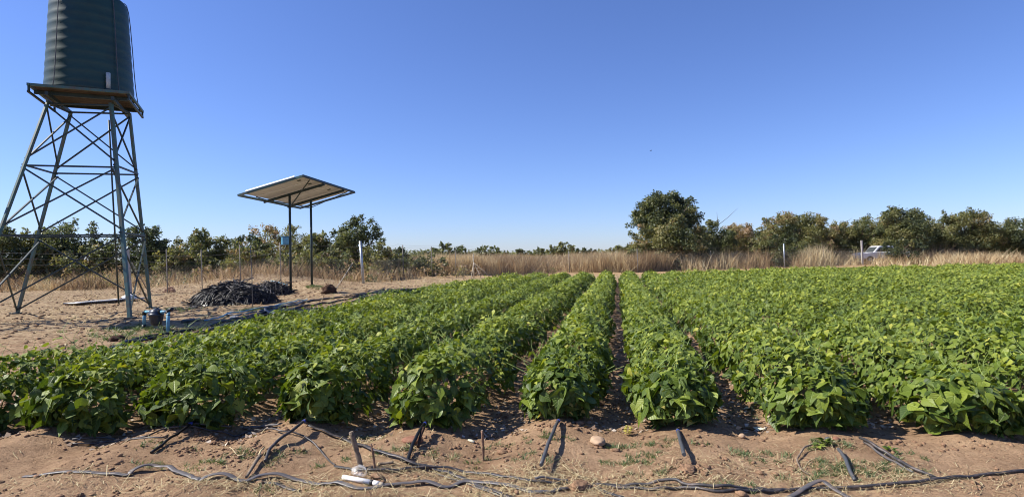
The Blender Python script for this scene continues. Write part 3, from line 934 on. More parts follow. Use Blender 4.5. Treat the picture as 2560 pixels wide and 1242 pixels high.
# ------------------------------------------------------------------ tall dry grass
def tall_grass(name, xr, yr, n, h0, h1, label, redness=0.0, test=None, w=0.02, nx=0.25):
    x = rng.uniform(*xr, n); y = yr[0] + (yr[1] - yr[0]) * rng.random(n) ** 1.4
    c = vnoise(x * nx + 5, y * nx) + 0.9 * vnoise(x * 1.3, y * 1.3)
    keep = rng.random(n) < 0.66 + 1.5 * c
    if test is not None: keep &= test(x, y)
    x, y, c = x[keep], y[keep], c[keep]; n = len(x)
    h = h0 + (h1 - h0) * np.clip(0.5 + c * 0.9 + rng.normal(0, .16, n), 0.05, 1.25)
    tint = np.clip(0.58 + 0.7 * vnoise(x * .35 + 30, y * .35) + .45 * vnoise(x * 1.6 + 3, y * 1.6) + rng.normal(0, .2, n) - redness, 0, 1)
    return blades(name, x, y, h, rng.uniform(.5, 1.3, n) * w, (0.08 + 1.15 * rng.random(n) ** 1.6) * np.clip(1.5 - h * .5, .35, 1), M['dry'], tint, label=label, cat='dry grass')


def fence_y(x):
    return np.interp(x, [-24, -17, -8.4, -5.5, -3.5, 4.5, 9.5, 22.5, 32.5, 46, 70], [20.5, 25.4, 31.2, 36.8, 37.4, 46.8, 45, 50, 54.5, 60, 70])


tall_grass('dry_grass', (-7, 13), (44, 62), 40000, 0.9, 1.75, 'tall reddish tan grass standing behind the middle of the field', redness=.12, test=lambda x, y: y > fence_y(x) + .3)
tall_grass('dry_grass', (9, 75), (44, 68), 80000, 0.5, 1.95, 'tall straw grass in front of the bushes on the right', redness=-.03, w=.014, test=lambda x, y: (y > fence_y(x) - 1.0) & ~((x > 9.2) & (x < 14.0) & (y < 50.5)) & ~((x / y > .612) & (x / y < .634) & (y < 60)) & ~((x / y > .445) & (x / y < .485) & (y < 53)))
tall_grass('dry_grass', (31, 75), (49.5, 58), 16000, 0.3, 1.3, 'pale grass in front of the last bushes at the right', redness=-.12, test=lambda x, y: y > far_y(x) + 13)
tall_grass('dry_grass', (-40, -6), (27, 48), 34000, 0.15, 0.85, 'dry brown grass and brush at the foot of the left bushes', redness=.1, test=lambda x, y: (y > fence_y(x) + 1.6) & (y > 31 - .1 * x - 3))
tall_grass('dry_grass', (-30, 2), (24, 36), 5000, 0.1, 0.4, 'short straw tufts on the earth bank beside the fence', test=lambda x, y: (y > 25.5) & (np.abs(y - fence_y(x)) < 4) & ((x * NRM[0] + y * NRM[1]) < -7), w=.012)
tall_grass('dry_grass', (-3, 34), (29, 36), 8000, 0.08, 0.45, 'short dry grass edging the far end of the bean rows', test=lambda x, y: (y > far_y(x) + .3) & (y < far_y(x) + 3.5), w=.012)
tall_grass('dry_grass', (-140, 160), (66, 150), 50000, 0.9, 1.7, 'far tan grassland stretching towards the distant trees', redness=.1, w=.06, nx=.06)


def scrub(name, xr, d0, d1, n, label, hmin, hmax, test):
    x = rng.uniform(*xr, n); y = rng.uniform(d0, d1, n); k_ = test(x, y) & (vnoise(x * .3 + 60, y * .3) > -.12)
    x, y = x[k_], y[k_]; n = len(x); h = rng.uniform(hmin, hmax, n)
    i = np.repeat(np.arange(n), 90); m = len(i)
    v = norm(rng.normal(0, 1, (m, 3))); r_ = (.3 + .5 * rng.random(m)) * h[i]
    pos = np.stack([x[i], y[i], gz(x, y)[i] + h[i] * .5], 1) + v * r_[:, None] * [1.3, 1.3, .9]
    pos[:, 2] = np.maximum(pos[:, 2], gz(x, y)[i] + .03)
    p, a3, a4, luv = scatter_leaves(pos, norm(v + rng.normal(0, .6, (m, 3))), norm(v + rng.normal(0, .6, (m, 3))), rng.uniform(.04, .15, m), 'far')
    t = np.clip(rng.choice([.3, .5, .62, .8, .95], n)[i] + rng.normal(0, .06, m), 0, 1)
    o = link(name, mesh_np(name, p, [a3, a4], M['bush'], attrs={'tint': ('FLOAT', np.repeat(t, len(TPL['far'][0])))}))
    tag(o, label, 'scrub', kind='stuff')


scrub('scrub', (-40, -2), 28, 46, 420, 'grey-green and brown scrub tangled into the grass behind the left fence', .25, 1.0, lambda x, y: (y > fence_y(x) + 1.2) & (y > 33 + .0 * x))
scrub('scrub', (-5, 60), 46, 62, 620, 'dull scrub mixed into the tall grass on the right', .4, 1.7, lambda x, y: (y > fence_y(x) + .5) & (x > 9) & ~((x / y > .60) & (x / y < .642)))
scrub('scrub', (-4, 12), 46, 60, 60, 'sparse brown scrub in the reddish grass at the centre', .3, 1.3, lambda x, y: y > fence_y(x) + .3)

# ------------------------------------------------------------------ trees and bushes
TREE_N = 0
GR_NAME = 'trees and bushes along the right of the field'


def tree(px0, px1, ytop, d, label, base=0.0, hue=0.3, spread=0.14, dens=1.0, leaf=0.115, group=None, cat='tree', name='tree', hueTop=None,
         nb=None, trunk_h=0.15, sprigs=6, bare=None, flat=False, elong=1.0):
    """crown spans the pixel columns px0..px1 and rises to pixel row ytop, at distance d"""
    global TREE_N
    TREE_N += 1
    r_ = np.random.default_rng(100 + TREE_N)
    c = D((px0 + px1) / 2, 640, d); cx = c[0]
    gz0 = float(gz(cx, d))
    rx = (px1 - px0) / 2 / F_PX * d
    top = D((px0 + px1) / 2, ytop, d)[2]
    H = top - gz0
    if group == GR_NAME: hue += .06; spread *= 1.35; hueTop = None if hueTop is None else min(1, hueTop + .04)
    z0 = gz0 + base * H
    hz = (top - z0) / 2; cz = z0 + hz
    root = thing(name, label, cat, (cx, d, gz0), group=group)
    off = np.array([cx, d, gz0])
    nb = int((nb or (12 + rx * H * 2.2)) * 1.5)
    # blobs fill a lumpy envelope, wide at the middle
    u = r_.normal(0, 1, (nb, 3)); u /= np.linalg.norm(u, axis=1)[:, None]
    rad = r_.random(nb) ** 0.45
    B = np.stack([u[:, 0] * rx * rad * .84, u[:, 1] * rx * 0.8 * rad, u[:, 2] * hz * rad * .84], 1)
    an_ = np.arctan2(B[:, 2] / hz, B[:, 0] / rx); p1_, p2_, p3_ = r_.uniform(0, 6.3, 3)
    lob = 1 + .13 * np.sin(2 * an_ + p1_) + .13 * np.sin(3 * an_ + p2_) + .09 * np.sin(5 * an_ + p3_)
    B[:, 0] *= lob; B[:, 2] *= np.minimum(lob, 1.12)
    if base < 0.15:   # bushes keep their width down to the ground
        low = B[:, 2] < 0
        B[low, 0] *= 1.15
    if flat: B[:, 2] = np.abs(B[:, 2]) * .8 + hz * .1
    br = r_.uniform(0.16, 0.36, nb) * min(rx, hz) * (1.15 if nb < 20 else 0.95)
    # sprigs poking out of the outline
    if sprigs:
        sprigs = int(sprigs * 1.7)
        a = r_.uniform(0.05, math.pi - .05, sprigs); yy = r_.normal(0, rx * .3, sprigs); ln_ = r_.uniform(.10, .34, sprigs); cu = r_.normal(0, .16, sprigs)
        for q_, (rr0, w_) in enumerate(((.0, .14), (.4, .11), (.75, .08), (1.0, .05))):
            aa = a + cu * rr0; k_ = .86 + ln_ * rr0
            S = np.stack([np.cos(aa) * rx * k_, yy, np.sin(aa) * hz * k_], 1)
            B = np.concatenate([B, S]); br = np.concatenate([br, w_ * r_.uniform(.7, 1.2, sprigs) * min(rx, hz) + .05])
    C_ = B + np.array([cx, d, cz])
    # ragged leaf clusters
    area = 4 * math.pi * br ** 2
    nl = np.maximum((area / (leaf * leaf * 0.5) * 0.62 * dens).astype(int), 12)
    idx = np.repeat(np.arange(len(B)), nl); n = len(idx)
    v = r_.normal(0, 1, (n, 3)); v /= np.linalg.norm(v, axis=1)[:, None]
    rr = br[idx] * (0.35 + 0.85 * r_.random(n) ** .8)
    # each cluster is a few twigs: squeeze leaves towards random spokes
    spoke = r_.normal(0, 1, (len(B), 7, 3)); spoke /= np.linalg.norm(spoke, axis=2)[:, :, None]
    sp = spoke[idx, r_.integers(0, 7, n)]
    rr_boost = 1.0
    w = 0.85 * r_.random(n)[:, None] ** .7
    v = norm(v * (1 - w) + sp * w)
    pos = C_[idx] + v * rr[:, None] * np.array([1.15, 1.0, .9])
    pos[:, 2] = np.maximum(pos[:, 2], gz0 + 0.08)
    nor = norm(v * .5 + np.array([0, 0, .45]) + r_.normal(0, .5, (n, 3)))
    tip = norm(v * .6 + r_.normal(0, .6, (n, 3)) + np.array([0, 0, -.25]))
    size = leaf * (0.55 + 1.3 * r_.random(n) ** 2.2)
    hb = hue + r_.normal(0, spread, len(B))
    if hueTop is not None:
        t = np.clip((B[:, 2] / hz + 1) / 2, 0, 1); hb = hb + (hueTop - hue) * t ** 2
    tint = np.clip(hb[idx] + r_.normal(0, .07, n), 0, 1)
    p, a3, a4, luv = scatter_leaves(pos, tip, nor, size, 'far')
    me = mesh_np('crown', p - off, [a3, a4], M['bush'], attrs={'tint': ('FLOAT', np.repeat(tint, len(TPL['far'][0])))})
    link('crown', me, root, local=True)
    # trunk and limbs
    mb = MB()
    nst = 1 if base > 0.12 else 3
    tops = []
    for q in range(nst):
        bx = cx + (q - (nst - 1) / 2) * rx * .25
        fork = np.array([bx + r_.normal(0, .15), d + r_.normal(0, .15), gz0 + max(base * H * .9, trunk_h * H)])
        tr = 0.035 + 0.018 * H
        mb.tube([np.array([bx, d, gz0 - .1]), (np.array([bx, d, gz0]) * .5 + fork * .5) + r_.normal(0, .05, 3), fork], [tr * 1.25, tr, tr * .8], n=6)
        tops.append((fork, tr))
    pick_b = r_.choice(len(B), min(len(B), int(8 + rx * 3)), replace=False)
    for j in pick_b:
        fk, tr = tops[r_.integers(0, nst)]
        e = C_[j]; m_ = fk * .5 + e * .5 + np.array([0, 0, .12 * np.linalg.norm(e - fk)]) + r_.normal(0, .06, 3)
        mb.tube([fk, m_, e], [tr * .55, tr * .32, .012], n=4)
    if bare:
        for (ax, ay, bx_, by_) in bare:
            P0 = D(ax, ay, d); P1 = D(bx_, by_, d)
            mb.tube([P0, P0 * .5 + P1 * .5 + np.array([0, 0, -.08]), P1], [.03, .02, .008], n=4)
    v = np.array(mb.v) - off
    me = bpy.data.meshes.new('trunk'); me.from_pydata([tuple(q) for q in v], [], mb.f); me.update(); me.materials.append(M['bark'])
    link('trunk', me, root, local=True)
    return root


GB = 'bushes growing behind the wire fence'
tree(-60, 110, 575, 36, 'green bush at the far left, beyond the water tower', hue=.35, group=GB, cat='bush', name='bush')
tree(80, 260, 560, 38, 'broad dark bush left of the tower legs', hue=.28, group=GB, cat='bush', name='bush')
tree(255, 432, 572, 38, 'dark leafy bush seen through the water tower legs', hue=.27, spread=.12, group=GB, cat='bush', name='bush', hueTop=.2, sprigs=9)
tree(425, 480, 600, 44, 'thin grey-green shrub right of the tower, low against the sky', hue=.4, dens=.6, group=GB, cat='bush', name='bush')
tree(462, 560, 582, 41, 'pale green loose bush between the tower and the dark bush', hue=.46, group=GB, cat='bush', name='bush', sprigs=8)
tree(535, 668, 590, 42, 'dense dark green bush left of the red-brown one', hue=.27, group=GB, cat='bush', name='bush', sprigs=9)
tree(612, 702, 566, 45, 'half-dry bush with reddish brown leaves left of the control box', hue=.62, hueTop=.95, dens=.6, base=.2, group=GB, cat='bush', name='bush', sprigs=8)
tree(672, 768, 567, 58, 'sparse pale green tree behind the solar panel posts', hue=.5, dens=.4, base=.35, group=GB, name='tree', sprigs=8)
tree(728, 838, 590, 40, 'yellow-green bush between the two panel posts', hue=.5, group=GB, cat='bush', name='bush', sprigs=8)
tree(795, 890, 577, 40, 'green bush right of the rear panel post', hue=.38, group=GB, cat='bush', name='bush', sprigs=8)
tree(850, 950, 545, 42, 'tallest tree on the left, dark and spiky behind the galvanised post', hue=.24, spread=.1, dens=.85, base=.15, group=GB, name='tree', sprigs=12)
tree(905, 985, 612, 37, 'grey twiggy brush behind the galvanised fence post', hue=.55, dens=.7, group=GB, cat='bush', name='bush')
tree(975, 1030, 623, 60, 'small dark round tree just right of the tall left tree', hue=.25, group=GB, name='tree')
tree(985, 1060, 645, 41, 'low olive bush at the foot of the fence, left of the darker one', hue=.4, group=GB, cat='bush', name='bush')
tree(1035, 1118, 640, 41, 'low dark bush spreading beside the reddish grass', hue=.3, group=GB, cat='bush', name='bush')
tree(470, 585, 668, 32, 'heap of grey dead brushwood on the earth bank', hue=.85, spread=.06, dens=.6, leaf=.09, cat='brushwood', name='brush_pile', sprigs=3)
for (a, b_, yt, d, hu, lb) in [(380, 470, 622, 37, .5, 'low twiggy brush right of the tower legs'), (440, 530, 618, 38, .4, 'low green brush in front of the pale loose bush'), (560, 640, 622, 37.5, .55, 'brownish brush at the foot of the dense dark bush'),
                            (630, 720, 628, 38, .45, 'olive brush below the half-dry bush'), (715, 800, 632, 37.5, .5, 'tangled brush behind the rear of the earth bank'), (790, 880, 625, 37, .42, 'low green brush under the bush right of the rear post'),
                            (940, 1000, 632, 38, .58, 'dry brush between the galvanised post and the olive bush'), (120, 290, 620, 37, .5, 'low brush behind the tower, left of the pale post')]:
    tree(a, b_, yt, d, lb, hue=hu, spread=.2, dens=.8, group='low brush growing along the wire fence', cat='brush', name='brush', sprigs=8)
GF = 'distant trees on the horizon'
for (a, b_, yt, d, lb, hu, kw) in [
    (1060, 1110, 622, 80, 'dark distant tree left of the broad round one', .25, {}),
    (1088, 1168, 611, 70, 'broad round distant tree above the low dark bush', .32, {}),
    (1160, 1195, 632, 95, 'tiny distant tree left of the corner post', .3, {}),
    (1187, 1252, 617, 82, 'dense round distant tree right of the corner post', .3, {}),
    (1252, 1276, 634, 110, 'smallest dark distant tree by the middle of the horizon', .22, {}),
    (1280, 1316, 626, 90, 'little peaked distant tree near the middle of the horizon', .24, {}),
    (1326, 1368, 624, 88, 'pale distant tree left of the tall pale one', .42, {}),
    (1374, 1434, 608, 78, 'tallest pale feathery distant tree in the centre', .45, dict(dens=.8)),
    (1440, 1468, 622, 95, 'left one of the pair of small dark distant trees', .24, {}),
    (1464, 1494, 624, 96, 'right one of the pair of small dark distant trees', .26, {}),
    (1528, 1592, 613, 80, 'flat-topped acacia left of the big tree', .45, dict(base=.5, flat=True, dens=.7)),
]:
    tree(a, b_, yt, d, lb, hue=hu, group=GF, leaf=.24, sprigs=5, **{'base': .1, **kw})
GR = 'trees and bushes along the right of the field'
tree(1592, 1742, 489, 52, 'biggest tree, dark green dome rising left of the bushes', hue=.20, spread=.12, base=.2, dens=.85, group=GR, nb=62, sprigs=26, leaf=.13)
tree(1575, 1775, 545, 50.6, 'olive and yellow creeper-like bush filling the foot of the biggest tree', hue=.40, spread=.17, group=GR, cat='bush', name='bush', nb=56, leaf=.14)
tree(1560, 1612, 628, 48.5, 'dark low shrub at the left foot of the biggest tree', hue=.22, group=GR, cat='bush', name='bush')
tree(1625, 1690, 628, 48.5, 'low pale-leaved shrub behind the mesh under the biggest tree', hue=.36, group=GR, cat='bush', name='bush')
tree(1735, 1832, 552, 55, 'grey-green bush with long bare branches right of the biggest tree', hue=.26, spread=.08, group=GR, cat='bush', name='bush', sprigs=10,
     bare=[(1792, 565, 1845, 520), (1795, 560, 1792, 530)])
tree(1800, 1905, 563, 57, 'bush with dry pinkish top leaves between two green ones', hue=.48, hueTop=.95, dens=.8, group=GR, cat='bush', name='bush', sprigs=9)
tree(1880, 1960, 585, 54, 'yellow-green bush left of the rounded one', hue=.46, group=GR, cat='bush', name='bush', sprigs=5)
tree(1905, 2082, 537, 58, 'rounded bush with orange-brown leaves on top', hue=.42, hueTop=.68, group=GR, cat='bush', name='bush', nb=70, sprigs=14, bare=[(2050, 575, 2063, 566)])
tree(1915, 2000, 590, 53, 'dark bush behind the grey fence post on the right', hue=.18, group=GR, cat='bush', name='bush')
tree(2040, 2150, 560, 60, 'dull olive bush between the rounded one and the dark ones', hue=.52, group=GR, cat='bush', name='bush', sprigs=10, bare=[(2110, 555, 2130, 545)])
tree(2125, 2222, 545, 60, 'spiky dark green tree left of the last tall one', hue=.3, group=GR, sprigs=12, dens=.9)
tree(2198, 2315, 521, 58, 'tall green tree at the right end of the thicket', hue=.34, group=GR, sprigs=16, nb=60)
for (a, b_, yt, hu, lb) in [(1770, 1960, 582, .4, 'low dull thicket behind the pinkish-topped bush'), (1940, 2140, 574, .45, 'dense thicket behind the rounded orange-topped bush'),
                          (2110, 2300, 566, .38, 'dark thicket behind the white post'), (2280, 2560, 560, .4, 'thicket closing the view at the right edge')]:
    tree(a, b_, yt, 63, lb, hue=hu, spread=.2, group=GR, cat='thicket', name='thicket', sprigs=16)
tree(2290, 2400, 540, 60, 'mid-height green bush beyond the right end of the field', hue=.4, group=GR, cat='bush', name='bush')
tree(2370, 2500, 528, 60, 'olive tree with a wide crown near the far right corner', hue=.45, group=GR)
tree(2480, 2640, 545, 60, 'dark bush at the extreme right', hue=.3, group=GR, cat='bush', name='bush')
tree(2205, 2300, 600, 55, 'deep green bush in shade behind the pale grass', hue=.14, group=GR, cat='bush', name='bush')

# far hedge of woodland, a thin line on the horizon
nb_ = 1200
x = rng.uniform(-400, 420, nb_); y = rng.uniform(190, 260, nb_)
hh = rng.uniform(1.2, 3.6, nb_) * (1 + vnoise(x * .02, y * .01))
r3 = np.repeat(np.arange(nb_), 60); n = len(r3)
v = norm(rng.normal(0, 1, (n, 3)))
pos = np.stack([x[r3] + v[:, 0] * 4.0, y[r3] + v[:, 1] * 3, gz(x, y)[r3] + hh[r3] * .5 + v[:, 2] * hh[r3] * .55], 1)
p, a3, a4, luv = scatter_leaves(pos, norm(rng.normal(0, 1, (n, 3))), norm(v + rng.normal(0, .3, (n, 3))), rng.uniform(.5, 1.2, n), 'far')
o = link('far_woodland', mesh_np('far_woodland', p, [a3, a4], M['bush'], attrs={'tint': ('FLOAT', np.repeat(np.clip(rng.normal(.35, .1, n), 0, 1), len(TPL['far'][0])))}))
tag(o, 'thin line of far woodland along the horizon', 'woodland', kind='stuff')


# ------------------------------------------------------------------ fences
def post_part(root, off, a, b_, r, mat, square=False, name='post', label=None):
    mb = MB()
    if square: mb.bar(a - off, b_ - off, r * 2)
    else: mb.tube([a - off, b_ - off], r, n=8)
    me = bpy.data.meshes.new(name); me.from_pydata(mb.v, [], mb.f)
    if not square: me.polygons.foreach_set('use_smooth', [len(p.vertices) == 4 for p in me.polygons])
    me.update(); me.materials.append(mat)
    o = link(name, me, root, local=True)
    if label: o['label'] = label
    return o


def fence(label, line, posts, mesh_h=1.25, strands=(1.45, 1.7, 1.95), cell=0.12, wr=0.0026):
    """line: ground points (x,y) ; posts: (a, b, r, mat, square, label) """
    p0 = np.array([line[0][0], line[0][1], 0.0])
    root = thing('wire_fence', label, 'fence', p0)
    for q in posts: post_part(root, p0, *q)
    L = [0]
    P = [np.array(q, float) for q in line]
    for a, b_ in zip(P[:-1], P[1:]): L.append(L[-1] + np.linalg.norm(b_ - a))
    L = np.array(L); PX = np.array([q[0] for q in P]); PY = np.array([q[1] for q in P])
    tot = L[-1]
    s = np.arange(0, tot - mesh_h, cell)
    K = 5; tt = np.linspace(0, 1, K)
    paths = []
    for sg in (1, -1):
        st = s if sg == 1 else s + mesh_h
        ss = st[:, None] + sg * tt[None] * mesh_h
        x = np.interp(ss, L, PX); y = np.interp(ss, L, PY)
        z = gz(x, y) + 0.03 + tt[None] * mesh_h
        paths.append(np.stack([x, y, z], 2))
    pt = np.concatenate(paths)
    V, Q = tubes_np(pt, np.full(pt.shape[:2], wr))
    me = mesh_np('wire_mesh', V - p0, Q, M['wire']); o = link('wire_mesh', me, root, local=True); tag(o, kind='stuff')
    for hgt in strands:
        ss = np.linspace(0, tot, int(tot / 1.0) + 2)
        x = np.interp(ss, L, PX); y = np.interp(ss, L, PY)
        z = gz(x, y) + hgt + 0.02 * np.sin(ss * 1.3)
        V, Q = tubes_np(np.stack([x, y, z], 1)[None], np.full((1, len(ss)), wr * 1.4))
        me = mesh_np('wire_strand', V - p0, Q, M['wire']); link('wire_strand', me, root, local=True)
    return root


def vpost(px, d, h, r, mat, lean_px=0.0, square=False, label=None, name='post', z0=None):
    a = on(px, d, -0.15)
    t = a + np.array([lean_px * d / F_PX, 0, h + 0.15])
    return (a, t, r, mat, square, name, label)


# left: from beyond the tower to the galvanised corner post, then back along the yard
lp = []
lp.append(vpost(-60, 24.2, 2.05, .05, M['greypost']))
lp.append(vpost(322, 25.6, 2.05, .09, M['whitepost'], -7, True, 'pale whitewashed square corner post'))
for px, hh in [(418, 2.0), (505, 2.0), (601, 2.05), (702, 2.0)]:
    t = (px - 322) / (908 - 322)
    d_ = 25.6 + t * 5.6
    lp.append(vpost(px, d_, hh, .022, M['greypost'], -2))
lp.append(vpost(908, 31.2, 2.3, .07, M['galv'], -7, False, 'shiny galvanised pipe post'))
sa = G(350, 745); 
a0 = on(372, 26.6, 0.0); b0 = on(330, 25.75, 1.45)
lp.append((a0, b0, .022, M['greypost'], False, 'brace', 'sloping brace'))
pts = [on(px, 24.2 + (px + 60) / 382 * 1.4)[:2] for px in (-60,)] + [on(322, 25.6)[:2], on(908, 31.2)[:2]]
fence('wire mesh fence behind the yard, from the pale post to the galvanised post', pts, lp)
mp = []
for px, d_, hh, r_, m_, ln, lb in [(1008, 38.5, 2.2, .035, M['greypost'], -1, None), (1080, 39.5, 2.1, .028, M['greypost'], -1.5, None), (1140, 39, 1.9, .022, M['greypost'], -1.5, 'rusty brown post')]:
    mp.append(vpost(px, d_, hh, r_, m_, ln, False, lb))
cpost = on(1184, 37.5)
mp.append(vpost(1184, 37.5, 1.65, .035, M['pole'], -1, False, 'pale corner post'))
ctop = cpost + np.array([0, 0, 1.1])
for px, d_ in ((1176, 36.2), (1204, 37.0), (1232, 37.8)):
    mp.append((on(px, d_, -.05), ctop, .02, M['pole'], False, 'brace', None))
fence('wire fence with five strands above, running behind the straw-covered corner', [on(915, 31.4)[:2], on(1008, 38.5)[:2], on(1080, 39.5)[:2], on(1140, 39)[:2], on(1184, 37.5)[:2]], mp,
      strands=(1.4, 1.6, 1.8, 2.0, 2.15))
rp = []
for px, d_, hh, r_, m_, lb, sq in [(1423, 47, 1.75, .035, M['greypost'], None, False), (1594, 45, 1.85, .03, M['greypost'], None, False), (1778, 48, 1.6, .022, M['greypost'], None, False),
                                   (1961, 50, 2.1, .05, M['galv'], 'grey metal post', False), (2060, 52, 1.8, .022, M['greypost'], None, False), (2156, 54.5, 2.3, .07, M['whitepost'], 'white post', True), (2290, 57, 2.0, .03, M['greypost'], None, False), (2470, 59, 2.0, .05, M['greypost'], None, False)]:
    rp.append(vpost(px, d_, hh, r_, m_, -1, sq, lb))
fence('diamond mesh fence along the far right edge of the bean field', [on(px, d_)[:2] for px, d_ in ((1184, 37.8), (1423, 47), (1594, 45), (1961, 50), (2156, 54.5), (2620, 61))], rp, mesh_h=1.4, strands=(1.55, 1.8), wr=.0026)

# wooden prop leaning by the root lump
mb = MB(); a0 = on(835, 25.6, -.05); b0 = D(882, 657, 27.0)
mb.tube([a0, a0 * .5 + b0 * .5, b0], [.022, .02, .018], n=7)
tag(mb.obj('wooden_pole', M['pole'], smooth=True), 'pale peeled pole leaning up behind the dark root lump', 'pole')
# thin steel pole standing in front of the tubing heap
mb = MB(); a0 = G(632, 768) + np.array([0, 0, -.1]); b0 = D(626, 615, a0[1])
mb.tube([a0, a0 * .5 + b0 * .5 + np.array([.01, 0, 0]), b0], [.014, .012, .011], n=6)
tag(mb.obj('thin_pole', M['greypost'], smooth=True), 'thin grey pole standing in front of the black tubing heap', 'pole')


# ------------------------------------------------------------------ water tower and tank
def water_tower(base_c, top_c, label, tank_label):
    """square lattice tower; a = along the depth side, b = across"""
    a = np.array([-0.41, 0.912, 0]); b_ = np.array([0.912, 0.41, 0])
    HT = 6.0
    root = thing('water_tower', label, 'water tower', (base_c[0], base_c[1], 0))
    hb, ht = 1.72, 0.68
    def corner(i, t):
        sa, sb = [(-1, 1), (1, 1), (1, -1), (-1, -1)][i]
        c = np.array([*base_c, 0]) * (1 - t) + np.array([*top_c, 0]) * t
        ha = hb * (1 - t) + .58 * t; hbb = hb * (1 - t) + .78 * t
        at = a * (1 - t) + np.array([-.2, .98, 0]) * t; bt = b_ * (1 - t) + np.array([.98, .2, 0]) * t
        p = c + at * sa * ha + bt * sb * hbb
        p[2] = t * HT
        return p
    for i in range(4):
        mb = MB(); p = corner(i, 0); p = p + np.array([0, 0, -.15]); mb.bar(p, corner(i, 1), .085 if i == 0 else .07)
        mb.obj('leg', M['tealsteel'], root)
        mb = MB(); q = corner(i, 0); mb.box([q[0], q[1], float(gz(q[0], q[1])) + .02], (.22, .22, .05)); mb.obj('foot_plate', M['darksteel'], root)
    lev = [0.0, 0.385, 0.70, 1.0]
    for i in range(4):
        j = (i + 1) % 4
        for li, t in enumerate(lev[1:]):
            mb = MB(); mb.bar(corner(i, t - .004 * i), corner(j, t - .004 * i), .045); mb.obj('horizontal_bar', M['darksteel'], root)
        for t0, t1 in zip(lev[:-1], lev[1:]):
            e = .03
            mb = MB(); mb.bar(corner(i, t0 + .02) , corner(j, t1 - .02), .038); mb.obj('diagonal_brace', M['darksteel'], root)
            if t0 > 0 or i != 3:
                q0, q1 = corner(j, t0 + .02), corner(i, t1 - .02)
                n_ = np.cross(q1 - q0, [0, 0, 1.]); n_ /= np.linalg.norm(n_)
                mb = MB(); mb.bar(q0 + n_ * .045, q1 + n_ * .045, .038); mb.obj('diagonal_brace', M['darksteel'], root)
    # platform: beams and boards, outrigger frame at the corner
    c = np.array([*top_c, HT]); R = np.stack([a, b_, [0, 0, 1.]], 1)
    hp = 1.12
    for sgn in (-1, 1):
        mb = MB(); mb.box(c + b_ * sgn * .74 + [0, 0, .05], (2 * hp, .07, .1), R); mb.obj('beam', M['darksteel'], root)
        mb = MB(); mb.box(c + a * sgn * ht + [0, 0, .152], (.07, 2 * hp, .1), R); mb.obj('beam', M['darksteel'], root)
        mb = MB(); mb.box(c + b_ * sgn * hp + [0, 0, .24], (2 * hp + .07, .06, .07), R); mb.obj('edge_rail', M['tealsteel'], root)
        mb = MB(); mb.box(c + a * sgn * hp + [0, 0, .24], (.06, 2 * hp - .07, .07), R); mb.obj('edge_rail', M['tealsteel'], root)
        mb = MB(); mb.box(c + b_ * sgn * hp + [0, 0, .05], (2 * hp + .07, .05, .05), R); mb.obj('edge_rail', M['darksteel'], root)
        for s2 in (-1, 1):
            mb = MB(); mb.box(c + b_ * sgn * hp + a * s2 * (hp - .03) + [0, 0, .14], (.05, .048, .13), R); mb.obj('corner_upright', M['darksteel'], root)
    for i in range(11):
        o_ = -1.0 + i * .2
        mb = MB(); mb.box(c + a * o_ + [0, 0, .228], (.19, 2.1, .045), R); mb.obj('board', M['underside'], root)
    # small pale outlet pipe and its bend
    pp = c + a * (-.98) + b_ * .62
    mb = MB(); mb.tube([pp + [0, 0, .32], pp + [0, 0, .78]], .055, n=12); mb.obj('overflow_pipe', M['palepipe'], root, smooth=True)
    mb = MB(); mb.tube([pp + [0, 0, .22], pp + [0, 0, .33]], .075, n=12); mb.obj('pipe_socket', M['darksteel'], root, smooth=True)
    # thin riser pipe beside the legs
    q0 = on(296, 20.5, -.1) if tank_label.startswith('tall') else corner(3, 0)
    if tank_label.startswith('tall'):
        q1 = D(272, 300, 19.0)
        mb = MB(); mb.tube([q0, q0 * .5 + q1 * .5, q1], .028, n=8); mb.obj('riser_pipe', M['darksteel'], root, smooth=True)
    # tank
    tz = HT + .2525
    tank = thing('water_tank', tank_label, 'water tank', (top_c[0], top_c[1], tz))
    prof = [(1.05, 0), (1.085, .04), (1.083, .12)]
    for i in range(9):
        z = .2 + i * .27
        prof += [(1.075 - .055 * z, z), (1.081 - .055 * z, z + .04), (1.081 - .055 * z, z + .10), (1.075 - .055 * z, z + .14)]
    prof += [(.93, 2.66), (.91, 2.80), (.86, 2.87), (.70, 3.0), (.45, 3.10), (.28, 3.12)]
    mb = MB(); mb.lathe(prof, (top_c[0], top_c[1], tz), n=48); mb.obj('tank_shell', M['tankgreen'], tank, smooth=True)
    mb = MB(); mb.lathe([(.27, 0), (.29, .02), (.29, .09), (.22, .13)], (top_c[0], top_c[1], tz + 3.122), n=24); mb.obj('lid', M['darksteel'], tank, smooth=True)
    # ropes tying the tank down
    for (dx, dy) in ((-0.15, -1), (1, -0.35), (0.8, .7), (-1, .2)):
        v = a * dy + b_ * dx if False else np.array([dx, dy, 0.]); v = v / np.linalg.norm(v)
        P = [c + v * .3 + [0, 0, 3.42], c + v * .72 + [0, 0, 3.26], c + v * .95 + [0, 0, 3.0], c + v * 1.10 + [0, 0, .9], c + v * 1.17 + [0, 0, .29]]
        mb = MB(); mb.tube(smooth_path(P, 4), .012, n=6); mb.obj('tie_rope', M['greypipe'], root, smooth=True)
    return root, tank


water_tower((-12.48, 16.25), (-12.16, 16.68), 'green lattice steel tower carrying the tank at the left edge', 'tall dark green ribbed water tank on the lattice tower')
water_tower((-15.6, 13.2), (-14.55, 13.9), 'second green lattice tower guessed outside the left edge, added for its shadow', 'second dark green water tank left of the first, unseen, added for its shadow')  # guessed tower out of view, added to cast the dark band over the yard

